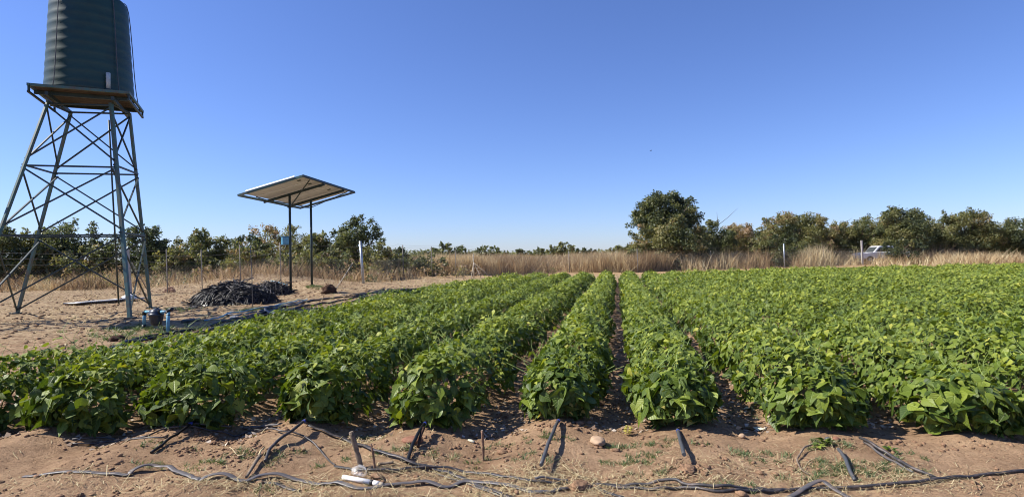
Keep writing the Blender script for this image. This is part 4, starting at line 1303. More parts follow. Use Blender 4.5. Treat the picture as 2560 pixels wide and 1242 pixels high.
# ------------------------------------------------------------------ solar panel canopy
Lc = np.array([-11.02, 23.168, 4.123]); Tc = np.array([-8.206, 22.759, 4.823]); Rc = np.array([-7.503, 27.723, 4.694]); Bc = np.array([-10.301, 28.079, 4.001])
eu = (Tc - Lc + Rc - Bc) / 2; ev = (Bc - Lc + Rc - Tc) / 2
LU, LV = np.linalg.norm(eu), np.linalg.norm(ev); eu /= LU; ev -= eu * (ev @ eu); ev /= np.linalg.norm(ev); en = np.cross(eu, ev)
if en[2] < 0: en = -en
RP = np.stack([eu, ev, en], 1)
O = (Lc + Tc + Rc + Bc) / 4
P1t = D(722, 483, 24.8)
root = thing('solar_panel_stand', 'tilted solar panel roof on two dark green posts', 'solar panels', G(727, 735))
for side in (-1, 1):
    mb = MB(); mb.box(O + eu * side * (LU / 2 - .03) - en * .03, (.06, LV, .09), RP); mb.obj('edge_rail', M['tealsteel'] if side < 0 else M['darksteel'], root)
    mb = MB(); mb.box(O + ev * side * (LV / 2 - .03) - en * .03, (LU - .12, .06, .09), RP); mb.obj('edge_rail', M['tealsteel'] if side < 0 else M['darksteel'], root)
npan = 5
pw = (LV - .50) / npan
for i in range(npan):
    o_ = -LV / 2 + .25 + pw * (i + .5)
    cc = O + ev * o_ + en * .045
    mb = MB(); mb.box(cc, (LU - .30, pw - .03, .008), RP)
    sh = mb.obj('solar_panel', M['backsheet'], root)
    mb = MB(); mb.box(cc + en * .012, (LU - .36, pw - .08, .008), RP); mb.obj('cell_sheet', M['cell'], sh)
    mb = MB()
    for sg in (-1, 1):
        mb.box(cc + eu * sg * (LU / 2 - .15 - .012), (.024, pw - .012, .042), RP)
        mb.box(cc + ev * sg * (pw / 2 - .015), (LU - .35, .022, .040), RP)
    mb.obj('panel_frame', M['alu'], sh)
    mb = MB(); mb.box(cc - en * .014 + eu * .9, (.14, .12, .018), RP); mb.obj('junction_box', M['darksteel'], sh)
# aluminium side of the first panel: an added strip tilted up to catch sun
ca, sa_ = math.cos(.7), math.sin(.7)
RS = np.stack([eu, ev * ca + en * sa_, -ev * sa_ + en * ca], 1)
mb = MB(); mb.box(O - ev * (LV / 2 - .005) + en * .05, (LU * .74, .105, .012), RS); mb.obj('aluminium_strip', M['alu'], root)
def onplane(px, py, dn=0.0):
    r = ray(px, py); t = (en @ (O + en * dn - CPOS)) / (en @ r); return CPOS + r * t
# beams under the panels along the u direction
for (px, py) in ((724, 486), (777, 500)):
    q = onplane(px, py, -.10); vv = (q - O) @ ev
    cb = O + ev * vv - en * .105
    mb = MB(); mb.box(cb, (LU * .98, .07, .10), RP); mb.obj('beam', M['darksteel'], root)
q1 = onplane(724, 486, -.16); q2 = onplane(777, 500, -.16)
for q, bx, by in ((q1, 727, 735), (q2, 779, 708)):
    q = q.copy(); q[2] = q[2]
    base_ = np.array([q[0], q[1], float(gz(q[0], q[1])) - .15])
    mb = MB(); mb.tube([base_, q], .05, n=12); mb.obj('post', M['darksteel'], root, smooth=True)
k1 = q1 - np.array([0, 0, .55]); k2 = q2 - np.array([0, 0, .35])
for (s_, e_) in ((k1, onplane(774, 450, -.05)), (k1, onplane(640, 492, -.05)), (k2, onplane(868, 480, -.05)), (k2, onplane(668, 500, -.05))):
    mb = MB(); mb.bar(s_, e_, .035); mb.obj('strut', M['darksteel'], root)
mb = MB(); mb.bar(k1, k2, .04); mb.obj('strut', M['darksteel'], root)
# blue control box on the front post
bxp = q1.copy(); zc = D(712, 602, q1[1])[2]
R3 = np.array([[.80, -.60, 0], [.60, .80, 0], [0, 0, 1.]])
cbx = np.array([q1[0] - .18, q1[1] - .10, zc])
cb = thing('control_box', 'blue metal control box fixed to the front panel post', 'control box', cbx)
mb = MB(); mb.box(cbx, (.26, .26, .34), R3); mb.obj('housing', M['boxblue'], cb, bevel=.01)
mb = MB(); mb.box(cbx + R3 @ np.array([0, -.138, 0]), (.22, .012, .29), R3); mb.obj('door', M['bluepipe'], cb)
mb = MB(); mb.box(cbx + R3 @ np.array([0, 0, .18]), (.30, .31, .016), R3); mb.obj('rain_cap', M['boxblue'], cb)
mb = MB(); mb.tube([cbx + [0, 0, -.17], cbx + [0, 0, -.55], cbx + [.14, .06, -.75]], .012, n=6); mb.obj('cable', M['pipe'], cb)

# ------------------------------------------------------------------ filter pipework near the tower
fa = G(360, 822); fb = G(419, 832); 
root = thing('water_filter', 'blue pipe loop with a dark filter body beside the tower leg', 'filter', (fa + fb) / 2)
ta = D(361, 779, fa[1]); tb = D(421, 779, fb[1])
mb = MB(); mb.tube([fa + [0, 0, -.05], fa * .75 + ta * .25], .045, n=12); mb.obj('pipe_socket', M['pipe'], root, smooth=True)
mb = MB(); mb.tube([fa * .75 + ta * .25, ta], .033, n=12); mb.obj('pipe', M['bluepipe'], root, smooth=True)
mb = MB(); mb.tube([fb + [0, 0, -.05], tb], .036, n=12); mb.obj('pipe', M['bluepipe'], root, smooth=True)
ax = tb - ta; axn = ax / np.linalg.norm(ax)
for s_, e_ in ((0.06, .32), (.68, .93)):
    mb = MB(); mb.tube([ta + ax * s_, ta + ax * e_], .032, n=12); mb.obj('pipe', M['bluepipe'], root, smooth=True)
for q in (ta, tb):
    mb = MB(); mb.tube([q - [0, 0, .07], q - [0, 0, .02], q + axn * (.05 if q is ta else -.05)], .046, n=12); mb.obj('elbow', M['pipe'], root, smooth=True)
mb = MB(); mb.tube([tb - axn * .02 + [0, 0, .02], tb + axn * .12 + [0, .02, .06]], .035, n=10); mb.obj('side_outlet', M['pipe'], root, smooth=True)
fc = ta + ax * .5
mb = MB(); mb.lathe([(.05, -.30), (.10, -.27), (.125, -.18), (.14, -.08), (.15, -.075), (.15, -.045), (.14, -.04), (.135, .0), (.10, .045), (.06, .06), (.05, .075)], fc, n=24); mb.obj('filter_body', simple('filter_blue_black', (.015, .025, .045), .35, noise=.3), root, smooth=True)
mb = MB(); mb.tube([fc - ax * .2, fc + ax * .2], .05, n=12); mb.obj('filter_port', M['pipe'], root, smooth=True)
mb = MB(); mb.tube([fc + [.0, 0, .07], fc + [.05, 0, .10], fc + [.14, 0, .125]], .012, n=6); mb.obj('valve_handle', M['pipe'], root, smooth=True)

# corrugated sheet with a white sack
sc0 = G(372, 750); sc1 = G(200, 764)
root_s = None
nxs = 220; ux = (sc1 - sc0); Ls = np.linalg.norm(ux[:2]); ux = ux / Ls; uy = np.array([-ux[1], ux[0], 0]); uy = -uy if uy[1] < 0 else uy
V = []; 
for i in range(nxs):
    s_ = i / (nxs - 1) * Ls
    for j, w_ in enumerate((0, .45, .9)):
        p = sc0 + ux * s_ + uy * w_
        V.append([p[0], p[1], float(gz(p[0], p[1])) * .3 + sc0[2] * .5 + .10 + .022 * math.sin(s_ / .076 * 2 * math.pi) - (.04 * w_)])
V = np.array(V); Vb = V - [0, 0, .006]
Fs = []
for i in range(nxs - 1):
    for j in range(2):
        a_ = i * 3 + j; Fs.append([a_, a_ + 1, a_ + 4, a_ + 3]); Fs.append([a_ + nxs * 3, a_ + 3 + nxs * 3, a_ + 4 + nxs * 3, a_ + 1 + nxs * 3])
    for j in (0, 2):
        a_ = i * 3 + j; Fs.append([a_, a_ + 3, a_ + 3 + nxs * 3, a_ + nxs * 3])
o = link('corrugated_sheet', mesh_np('corrugated_sheet', np.concatenate([V, Vb]), np.array(Fs), M['sheet'], smooth=True)); tag(o, 'corrugated iron sheet lying on the ground behind the tower legs', 'metal sheet')


def blob(name, c, size, mat, label, cat, seed=1, amp=.25, sub=3, freq=2.2, sink=.35, parent=None, kind=None):
    import bmesh
    bm = bmesh.new(); bmesh.ops.create_icosphere(bm, subdivisions=sub, radius=1)
    for v in bm.verts:
        p = np.array(v.co)
        nz_ = float(vnoise(p[0] * freq + seed * 7.1, p[1] * freq + p[2] * 1.7 * freq)) + .5 * float(vnoise(p[0] * freq * 2.6 + seed, p[2] * freq * 2.6 + p[1] * 3))
        k_ = 1 + amp * 2 * nz_
        v.co = Vector((p[0] * size[0] * k_, p[1] * size[1] * k_, max(p[2] * k_, -.6) * size[2]))
    me = bpy.data.meshes.new(name); bm.to_mesh(me); bm.free()
    me.polygons.foreach_set('use_smooth', [True] * len(me.polygons)); me.materials.append(mat)
    o = bpy.data.objects.new(name, me); COL.objects.link(o)
    o.location = (c[0], c[1], c[2] + size[2] * (1 - sink) * .6)
    o.rotation_euler = (0, 0, seed * 1.3)
    if label: tag(o, label, cat)
    if kind: o['kind'] = kind
    return o


sk = sc0 + ux * .45 + uy * .45
blob('white_sack', (sk[0], sk[1], sc0[2] + .10), (.26, .2, .12), M['paper'], 'crumpled white sack on the end of the corrugated sheet', 'sack', seed=3, amp=.2)

# bricks
bc = G(425, 731)
root = thing('brick_stack', 'small stack of rough bricks on the yard left of the tubing heap', 'bricks', bc)
for (dx, dy, dz, rz) in ((-.14, 0, 0, .1), (.13, .02, 0, -.15), (0, .13, 0, .05), (-.13, .03, .085, .2), (.12, 0, .085, 1.4), (.0, .05, .17, .4)):
    Rb = np.array([[math.cos(rz), -math.sin(rz), 0], [math.sin(rz), math.cos(rz), 0], [0, 0, 1]])
    mb = MB(); mb.box(bc + [dx, dy, dz + .04], (.23, .11, .078), Rb); mb.obj('brick', M['brick'], root, bevel=.008)


# ------------------------------------------------------------------ black tubing heaps
def heap(c, rx, ry, h, n, label, comb, seed):
    r_ = np.random.default_rng(seed)
    root = thing('tubing_heap', label, 'tubing heap', c)
    def hz_(x, y):
        q = (x / rx) ** 2 + (y / ry) ** 2
        return h * max(0, 1 - q) ** .55 * (1 + .22 * float(vnoise(x * 2.3 + seed, y * 2.3)))
    core = MB(); nn = 26
    V = []; Fc_ = []
    for i in range(nn):
        for j in range(nn):
            x = (i / (nn - 1) * 2 - 1) * rx; y = (j / (nn - 1) * 2 - 1) * ry
            V.append((c[0] + x, c[1] + y, float(gz(c[0] + x, c[1] + y)) - .04 + hz_(x, y) * .80))
    for i in range(nn - 1):
        for j in range(nn - 1): Fc_.append((i * nn + j, (i + 1) * nn + j, (i + 1) * nn + j + 1, i * nn + j + 1))
    core.add(V, Fc_); o = core.obj('heap_core', M['pipe'], root, smooth=True); o['kind'] = 'stuff'
    def one(r0, th, ln, az, sag):
        """a bent tube lying over the heap surface"""
        P = []
        x0, y0 = r0 * math.cos(th) * rx, r0 * math.sin(th) * ry
        bend = r_.normal(0, .35)
        for t in np.linspace(-.5, .5, 6):
            a_ = az + bend * t
            x = x0 + math.cos(a_) * t * ln; y = y0 + math.sin(a_) * t * ln
            q = hz_(x, y)
            P.append(np.array([c[0] + x, c[1] + y, max(float(gz(c[0] + x, c[1] + y)) + .012, float(gz(c[0], c[1])) + q) + sag * (1 - abs(t)) + (max(0, t) * sag * 2.2)]))
        return P
    for i in range(n):
        r0 = math.sqrt(r_.random()) * .95; th = r_.uniform(0, 2 * math.pi)
        if comb and math.cos(th) * r0 < -.05:
            az = math.radians(r_.normal(238, 17)); ln = r_.uniform(.4, .9)
        else:
            az = r_.uniform(0, math.pi * 2); ln = r_.uniform(.3, .9)
        mb = MB(); mb.tube(one(r0, th, ln, az, r_.uniform(.0, .13)), r_.uniform(.010, .019), n=5)
        mb.obj('tube', M['pipe'] if r_.random() < .85 else M['tape'], root, smooth=True)
    V = []; Q = []
    mb = MB()
    for i in range(280):
        r0 = math.sqrt(r_.random()) * 1.0; th = r_.uniform(0, 2 * math.pi)
        az = math.radians(r_.normal(238, 15)) if comb and math.cos(th) * r0 < -.1 else r_.uniform(0, 6.28)
        mb.tube(one(r0, th, r_.uniform(.25, .7), az, r_.uniform(0, .04)), r_.uniform(.008, .014), n=4)
    for i in range(46):   # ends sticking out
        th = r_.uniform(0, 2 * math.pi); r0 = r_.random() * .7
        x, y = r0 * math.cos(th) * rx, r0 * math.sin(th) * ry
        p = np.array([c[0] + x, c[1] + y, c[2] + hz_(x, y)])
        e = p + np.array([r_.normal(0, .22), r_.normal(0, .15), r_.uniform(.05, .24)])
        mb.tube([p, p * .5 + e * .5 + [0, 0, .02], e], r_.uniform(.01, .017), n=5)
    o = mb.obj('loose_tubing', M['tape'], root, smooth=True); o['kind'] = 'stuff'
    return root


hc1 = G(588, 762); heap(hc1, 1.42, .95, .64, 240, 'large black heap of old drip tubing behind the thin pole', True, 4)
hc2 = G(682, 738); heap(hc2, .78, .7, .44, 120, 'smaller tangled heap of black tubing beside the front panel post', False, 9)
hc3 = G(470, 772)
mb = MB()
for i in range(60):
    p = hc3 + np.array([rng.normal(0, .35), rng.normal(0, .25), 0]); a_ = rng.uniform(0, 6.28); l_ = rng.uniform(.1, .35)
    e = p + np.array([math.cos(a_) * l_, math.sin(a_) * l_, 0])
    p[2] = float(gz(p[0], p[1])) + .012; e[2] = float(gz(e[0], e[1])) + .012 + rng.random() * .03
    mb.tube([p, (p + e) / 2 + [0, 0, .015], e], .009, n=4)
o = mb.obj('tubing_scraps', M['tape'], smooth=True); tag(o, 'short black tubing scraps spilling left of the large heap', 'tubing scraps', kind='stuff')


def simple_tube(name, pxs, r, mat, label, cat, lift=None, per=6, n=8, flat=None, group=None, dz=0.0):
    P = gpath(pxs, per, (flat[1] if flat else r), lift)
    if dz: P = [p + [0, 0, dz] for p in P]
    mb = MB(); mb.tube(P, r, n=n, sq=flat)
    o = mb.obj(name, mat, smooth=True); tag(o, label, cat, group); return o


# yard hoses
simple_tube('black_hose', [(120, 915), (200, 895), (278, 876), (312, 861), (350, 850), (420, 838), (480, 828), (540, 813), (610, 796), (660, 784), (710, 770), (770, 756), (850, 745), (915, 738), (975, 729), (1050, 722), (1112, 715)],
            .036, M['pipe'], 'longest black hose, from the left edge past the heap into the panel shadow', 'hose')
simple_tube('black_hose', [(335, 860), (380, 850), (440, 845), (505, 834), (565, 816), (640, 796), (700, 784), (745, 771), (800, 761), (870, 751), (945, 739)],
            .030, M['pipe'], 'second black hose running close below the longest one', 'hose', dz=.01)
simple_tube('black_hose', [(560, 822), (640, 803), (720, 790), (790, 778), (850, 762), (882, 755), (905, 745), (932, 738)], .026, M['pipe'], 'black hose bending up sharply at the edge of the lower shadow', 'hose')
simple_tube('black_hose', [(700, 800), (745, 791), (800, 784), (860, 779)], .026, M['pipe'], 'short black hose lying inside the lower shadow', 'hose')
simple_tube('grey_hose', [(758, 757), (740, 766), (700, 768), (672, 772), (663, 778), (672, 786), (700, 793), (735, 797), (765, 798)], .036, M['greypipe'], 'grey hose turned back in a loop below the heap', 'hose', dz=.02)
simple_tube('blue_pipe', [(512, 805), (560, 792), (620, 780), (690, 767), (740, 756), (768, 751)], .020, M['bluepipe'], 'light blue pipe running past the foot of the tubing heap', 'pipe', dz=.03)
simple_tube('blue_pipe', [(575, 795), (640, 780), (700, 768), (745, 758)], .018, M['deepblue'], 'dark blue pipe lying close under the light blue one', 'pipe')
simple_tube('blue_pipe', [(677, 728), (700, 731), (718, 733)], .016, M['bluepipe'], 'short blue pipe resting on the smaller tubing heap', 'pipe', dz=.36, lift=[.1, .05, 0])
simple_tube('grey_pipe', [(455, 807), (476, 804), (498, 801)], .040, M['greypipe'], 'short thick grey pipe on the ground right of the filter', 'pipe', n=12)
simple_tube('black_hose', [(278, 800), (330, 790), (380, 783), (430, 776), (500, 770)], .012, M['pipe'], 'thin black line between the tower legs and the heap', 'hose')
# white scraps by the blue pipe
for (px, py, lb) in ((572, 788, 'flat white scrap left of the blue pipe bend'), (585, 793, 'flat white scrap just below the other one')):
    c = G(px, py); mb = MB(); R3b = np.array([[.95, .3, 0], [-.3, .95, 0], [0, 0, 1.]])
    mb.box(c + [0, 0, .02], (.22, .1, .008), R3b); tag(mb.obj('white_scrap', M['paper'], bevel=.002), lb, 'scrap')
c = G(822, 733); blob('root_lump', c, (.30, .22, .22), M['darkclod'], 'dark lump of roots and earth beside the leaning pole', 'root lump', seed=5, amp=.45, freq=3.2)
c = on(706, 33.2); blob('sand_heap', c, (.75, .5, .34), M['stone'], 'pale heap of loose earth on top of the bank', 'earth heap', seed=6, amp=.3, sink=.5)
c = G(290, 852); blob('earth_lump', c, (.14, .1, .08), M['darkclod'], 'small brown earth lump at the left, below the tower', 'earth lump', seed=8, amp=.3)

# ------------------------------------------------------------------ headland: drip lines
GT = 'flat drip tapes lying across the headland'
FL = (.013, .004)
simple_tube('drip_tape', [(60, 1192), (180, 1180), (278, 1184), (318, 1188), (335, 1180), (385, 1175), (430, 1178), (470, 1191), (502, 1201)], 0, M['greytape'], 'grey flat tape arching at the lower left', 'drip tape', flat=(.021, .006), group=GT, lift=[0, 0, .0, 0, .015, .03, .02, .005, 0])
simple_tube('drip_tape', [(498, 1203), (530, 1195), (570, 1194), (612, 1204), (650, 1197), (700, 1194), (760, 1205), (790, 1212), (850, 1211), (905, 1222), (985, 1214), (1058, 1211), (1113, 1219), (1165, 1207), (1235, 1213), (1300, 1222), (1345, 1230), (1420, 1222)],
            0, M['greytape'], 'grey flat tape wavering below the white tube towards the middle', 'drip tape', flat=(.021, .006), group=GT, lift=[0, .02, .015, 0, .02, .02, 0, 0, .01, 0, .005, .02, 0, .01, .01, 0, 0, 0])
simple_tube('drip_tape', [(640, 1201), (690, 1210), (748, 1228)], 0, M['tape'], 'short dark tape slanting off below the wavy one', 'drip tape', flat=(.015, .005), group=GT)
simple_tube('drip_hose', [(772, 1068), (825, 1090), (875, 1108), (935, 1133), (1020, 1160), (1080, 1175), (1150, 1197), (1235, 1228), (1340, 1262)], .012, M['tape'], 'dark hose crossing diagonally behind both leaning stakes', 'hose', flat=(.017, .006), lift=[.01, .01, .01, .02, .02, .01, .01, 0, 0])
simple_tube('drip_hose', [(1090, 1185), (1160, 1206), (1240, 1237), (1330, 1270)], .010, M['greytape'], 'thin tape running alongside the diagonal hose', 'hose', flat=(.009, .004))
simple_tube('drip_hose', [(838, 1167), (880, 1174), (930, 1176), (1000, 1176), (1080, 1175), (1150, 1182), (1240, 1190), (1330, 1204), (1420, 1208)], .010, M['tape'], 'dark hose running from the plastic bag to the trodden straw', 'hose', flat=(.015, .006), lift=[0, 0, .005, .005, .02, .01, .005, .005, 0])
simple_tube('drip_hose', [(1338, 1201), (1365, 1201), (1420, 1206)], .010, M['greytape'], 'shiny twisted piece of tape beside the trodden straw', 'hose', flat=(.012, .006), dz=.012)
simple_tube('drip_hose', [(1488, 1214), (1550, 1217), (1610, 1216), (1680, 1214), (1720, 1219), (1800, 1222), (1880, 1228), (1960, 1228), (2050, 1224), (2160, 1223), (2280, 1212), (2400, 1195), (2560, 1180)], .010, M['tape'], 'upper black hose along the lower right edge', 'hose', lift=[0, 0, .005, .03, .01, .01, 0, 0, 0, .01, .01, 0, 0])
simple_tube('drip_hose', [(1480, 1212), (1560, 1222), (1640, 1226), (1700, 1224), (1790, 1231), (1870, 1232), (1960, 1229)], .009, M['tape'], 'lower black hose doubling the upper one at the lower right', 'hose')
simple_tube('drip_tape', [(1960, 1252), (2000, 1233), (2050, 1214), (2085, 1228), (2130, 1250)], 0, M['greytape'], 'grey tape kinked upward into a peak at the lower right', 'drip tape', flat=(.018, .006), group=GT, lift=[0, .01, .03, .01, 0])
simple_tube('drip_tape', [(1455, 1200), (1500, 1222), (1560, 1245)], 0, M['tape'], 'short dark tape leaving the trodden straw', 'drip tape', flat=(.015, .005), group=GT)
# hoses at the feet of the left rows
simple_tube('thin_hose', [(180, 1112), (278, 1104), (330, 1099), (365, 1092), (400, 1080), (440, 1074), (480, 1073), (520, 1080), (560, 1085), (592, 1091), (635, 1083), (690, 1081), (740, 1088), (770, 1102), (795, 1125), (820, 1150), (838, 1165)],
            .007, M['tape'], 'thin hose waving past the ends of the left rows down to the bag', 'hose', lift=[0, 0, 0, 0, .01, .02, .02, .01, .01, 0, .02, .02, .01, .01, .01, 0, 0])
simple_tube('thin_hose', [(180, 1100), (278, 1097), (340, 1098), (400, 1096), (420, 1087)], .006, M['greytape'], 'thin grey hose at the left edge below the bean leaves', 'hose')
simple_tube('flat_hose_offcut', [(462, 1065), (500, 1070), (545, 1073), (580, 1076)], 0, M['greytape'], 'flat grey strip lying at the foot of the drooping-leaf row', 'strip', flat=(.02, .008), dz=.03)
simple_tube('flat_hose_offcut', [(612, 1076), (660, 1073), (702, 1068)], 0, M['greytape'], 'flat grey strip in shade between two left rows', 'strip', flat=(.022, .008), dz=.02)


def riser(pxs, r, mat, label, lift, tie=True, extra=None):
    P = gpath(pxs, 5, r, lift)
    root = thing('riser_pipe', label, 'pipe', P[-1], group='short riser pipes at the row ends')
    mb = MB(); mb.tube(P, r, n=10); mb.obj('pipe', mat, root, smooth=True)
    if tie:
        q = P[1]; t = P[2] - P[0]; t /= np.linalg.norm(t)
        mb = MB()
        for j in range(3): 
            c_ = q + t * (j - 1) * .008
            mb.tube([c_ - t * .004, c_ + t * .004], r * 1.15, n=8)
        for s_ in (-1, 1):
            mb.tube([q, q + np.array([s_ * .008, -.012, .012]), q + np.array([s_ * .014, -.016, -.004])], .0025, n=4)
        mb.obj('blue_tie', M['twine'], root, smooth=True)
    return root


riser([(484, 1072), (450, 1092), (412, 1112), (378, 1134)], .011, M['pipe'], 'black riser hose sloping down left at the drooping-leaf row', [.05, .03, .01, 0])
riser([(765, 1070), (738, 1090), (700, 1110), (676, 1130), (662, 1157)], .012, M['tape'], 'grey-black riser hose curving down left of the stakes', [.06, .05, .03, .02, 0])
riser([(1066, 1082), (1046, 1105), (1030, 1130), (1018, 1160)], .013, M['pipe'], 'dark riser pipe crossing under the diagonal hose', [.08, .06, .03, 0])
riser([(1398, 1056), (1388, 1085), (1375, 1125), (1353, 1186)], .013, M['greypipe'], 'long grey riser pipe in front of the middle row', [.01, .045, .065, .055])
riser([(1694, 1078), (1700, 1110), (1706, 1140), (1711, 1166)], .014, M['greypipe'], 'grey riser pipe under the row with yellowed leaves', [0, .03, .055, .07])
riser([(2096, 1138), (2110, 1160), (2124, 1185), (2138, 1206)], .012, M['greypipe'], 'grey riser pipe half buried in weeds at the right', [.03, .04, .02, 0], tie=False)
riser([(2150, 1108), (2185, 1125), (2228, 1150), (2280, 1176), (2340, 1200)], .011, M['tape'], 'dark riser hose running off towards the lower right edge', [.03, .03, .02, .01, 0], tie=False)
riser([(2160, 1112), (2200, 1140), (2240, 1162), (2284, 1184)], .008, M['greytape'], 'thinner grey hose beside the dark one at the right', [.01, .01, .01, 0], tie=False)


# stakes
def stake(base, top, r0, r1, mat, label, sq=False):
    a = G(*base); b_ = D(top[0], top[1], a[1] - .02)
    P = smooth_path([a - [0, 0, .08], a, a * .5 + b_ * .5 + np.array([.003, 0, 0]), b_], 4)
    rr = [r0 + (r1 - r0) * i / (len(P) - 1) + .0012 * math.sin(i * 2.1) for i in range(len(P))]
    root = thing('wooden_stake', label, 'stake', a)
    mb = MB(); mb.tube(P, rr, n=9); mb.obj('stake_shaft', mat, root, smooth=True)
    t = P[-1] - P[-2]; t /= np.linalg.norm(t)
    mb = MB(); mb.tube([P[-1] + t * .001, P[-1] + t * .004], rr[-1] * .82, n=9); mb.obj('cut_end', M['wood'], root)
    return root


stake((903, 1170), (878, 1080), .020, .017, M['wood'], 'thick grey stake leaning left behind the plastic bag')
stake((937, 1170), (928, 1110), .011, .006, M['redwood'], 'thin pointed stake right of the thick leaning one')
stake((1208, 1151), (1205, 1076), .0115, .010, M['redwood'], 'short upright brown stake standing alone')
# split bamboo and stub at the left
root = thing('broken_cane', 'broken cane lying on the soil below the left rows', 'cane', G(640, 1160))
P = gpath([(616, 1198), (636, 1170), (650, 1150)], 4, .012, [0.005, .02, .02]); mb = MB(); mb.tube(P, [.010 + .006 * i / len(P) for i in range(len(P))], n=7); mb.obj('dark_half', M['wood'], root, smooth=True)
P = gpath([(644, 1157), (652, 1140), (660, 1130)], 4, .008, [.02, .03, .03]); mb = MB(); mb.tube(P, [.009, .0085, .008, .0075, .007, .006, .005, .005, .004][:len(P)] + [.004] * max(0, len(P) - 9), n=6); mb.obj('pale_half', M['bamboo'], root, smooth=True)
# stub built along the thick stake's shadow, and a dark peg
P = gpath([(946, 1163), (965, 1164), (984, 1162)], 4, .009, [.0, .01, .012]); mb = MB(); mb.tube(P, .009, n=7); tag(mb.obj('wood_stub', M['wood'], smooth=True), 'dark stub built along the shadow line right of the two leaning stakes', 'stub')
P = gpath([(1045, 1120), (1053, 1105), (1060, 1095)], 4, .012, [.0, .05, .07]); mb = MB(); mb.tube(P, .012, n=7); tag(mb.obj('wood_stub', M['darkclod'], smooth=True), 'short dark peg under the riser pipe at the shaded row end', 'stub')
# curved twig
P = gpath([(2034, 1118), (2016, 1128), (2001, 1142), (1993, 1154), (1998, 1170), (2005, 1181), (2024, 1189)], 5, .006, [.02, .03, .02, .01, .01, .01, 0])
mb = MB(); mb.tube(P, [.008 - .004 * i / len(P) + .001 * math.sin(i * 1.7) for i in range(len(P))], n=6)
tag(mb.obj('dry_twig', M['wood'], smooth=True), 'curved dry twig on the soil at the right', 'twig')
# stalks: two long pale stems
for pxs, lb in (([(1405, 1165), (1440, 1190), (1480, 1204)], 'long pale stalk across the straw in the middle'), ([(573, 1123), (590, 1138), (610, 1142)], 'curved pale stalk on the soil at the left'),
                ([(1178, 1098), (1180, 1104), (1184, 1110)], None), ([(1240, 1073), (1245, 1090)], 'short pale stalk in front of the shaded furrow'), ([(2010, 1178), (2020, 1160), (2040, 1150)], 'pale straw stalk crossing below the curved twig')):
    if lb:
        P = gpath(pxs, 5, .003, [.01] * len(pxs)); mb = MB(); mb.tube(P, .0035, n=5); tag(mb.obj('dry_stalk', M['bamboo'], smooth=True), lb, 'stalk')
c = G(1178, 1106)
root = thing('maize_cob', 'pale bare maize cob lying left of the lone stake', 'maize cob', c)
mb = MB(); d_ = np.array([.045, -.03, -.008]); mb.tube([c + [0, 0, .014] - d_ * .6, c + [0, 0, .016], c + [0, 0, .014] + d_ * .6], [.006, .012, .010], n=8); mb.obj('cob', M['paleleaf'], root, smooth=True)
mb = MB(); mb.tube([c + [0, 0, .014] + d_ * .6, c + [0, 0, .013] + d_ * .75], [.007, .006], n=6); mb.obj('cob_tip', M['darkclod'], root)
# stones
blob('slab_stone', G(1495, 1108), (.085, .06, .035), M['stone'], 'pale flat-topped stone left of the yellow withered plant', 'stone', seed=11, amp=.14, sub=3, sink=.1)
blob('red_stone', G(1032, 1103), (.085, .06, .028), M['redstone'], 'smooth red-brown stone beside the dark riser pipe', 'stone', seed=12, amp=.1, sub=3, sink=.4)
blob('round_stone', G(2090, 1102), (.035, .03, .026), M['redstone'], 'round brown pebble at the end of the weedy row', 'stone', seed=13, amp=.1, sub=2)
blob('round_stone', G(2070, 1100), (.026, .022, .02), M['greypipe'], 'round grey pebble beside the brown one', 'stone', seed=14, amp=.1, sub=2)
blob('round_stone', G(555, 1065), (.04, .03, .022), M['stone'], 'pinkish stone at the foot of the drooping-leaf row', 'stone', seed=15, amp=.15, sub=2)
blob('round_stone', G(1855, 1092), (.03, .025, .022), M['stone'], 'pinkish stone right of the shaded furrow', 'stone', seed=16, amp=.15, sub=2)
blob('soil_lump', G(1452, 1222), (.07, .05, .035), M['clod'], 'upturned lump of soil among the trodden straw', 'soil lump', seed=17, amp=.4, freq=3, sub=4)
blob('soil_lump', G(1718, 1180), (.075, .05, .03), M['clod'], 'crumbly soil lump below the grey riser pipe', 'soil lump', seed=18, amp=.4, freq=3, sub=4)
blob('soil_lump', G(940, 1192), (.05, .03, .018), M['clod'], 'reddish soil lump right of the plastic bag', 'soil lump', seed=19, amp=.3, freq=3, sub=3)


# withered yellow plant and wilted leaf
def rosette(c, n, size, mats, label, name, cat, up=.4):
    root = thing(name, label, cat, c)
    for i in range(n):
        az = i * 2.4 + random.random(); u_ = random.uniform(.1, up)
        tip = np.array([math.cos(az), math.sin(az), u_]); nor = np.array([-math.cos(az) * u_, -math.sin(az) * u_, 1.]) + rng.normal(0, .3, 3)
        me_ = random.choice(mats)
        place_leaf(me_, root, np.array(c), np.array(c) + np.array([math.cos(az), math.sin(az), .2]) * .01 + [0, 0, .01 + .002 * i], tip, nor, size * random.uniform(.6, 1.1))
    return root


PALE = []
for vi in range(2):
    cc_ = FINE[vi * 3].copy(); cc_.materials[0] = M['paleleaf']; PALE.append(cc_)
rosette(G(1570, 1088), 34, .034, FINE_Y, 'withered yellow plant right of the flat stone', 'withered_plant', 'plant')
rosette(G(1884, 1074), 3, .09, PALE, 'pale wilted leaf between two right rows', 'wilted_leaf', 'leaf', up=.15)
rosette(G(1877, 1023), 2, .07, PALE, 'small pale leaf scrap in the furrow above the wilted leaf', 'wilted_leaf', 'leaf', up=.15)
rosette(G(2228, 1128), 7, .06, FINE, 'small leafy seedling beside the hose at the right edge', 'seedling', 'seedling', up=.9)
rosette(G(2063, 1112), 16, .06, FINE, 'leafy weed clump at the end of the big leafy row', 'leafy_weed', 'weed', up=.8)
rosette(G(2045, 1122), 12, .05, FINE, 'smaller leafy weed just left of the other clump', 'leafy_weed', 'weed', up=.6)

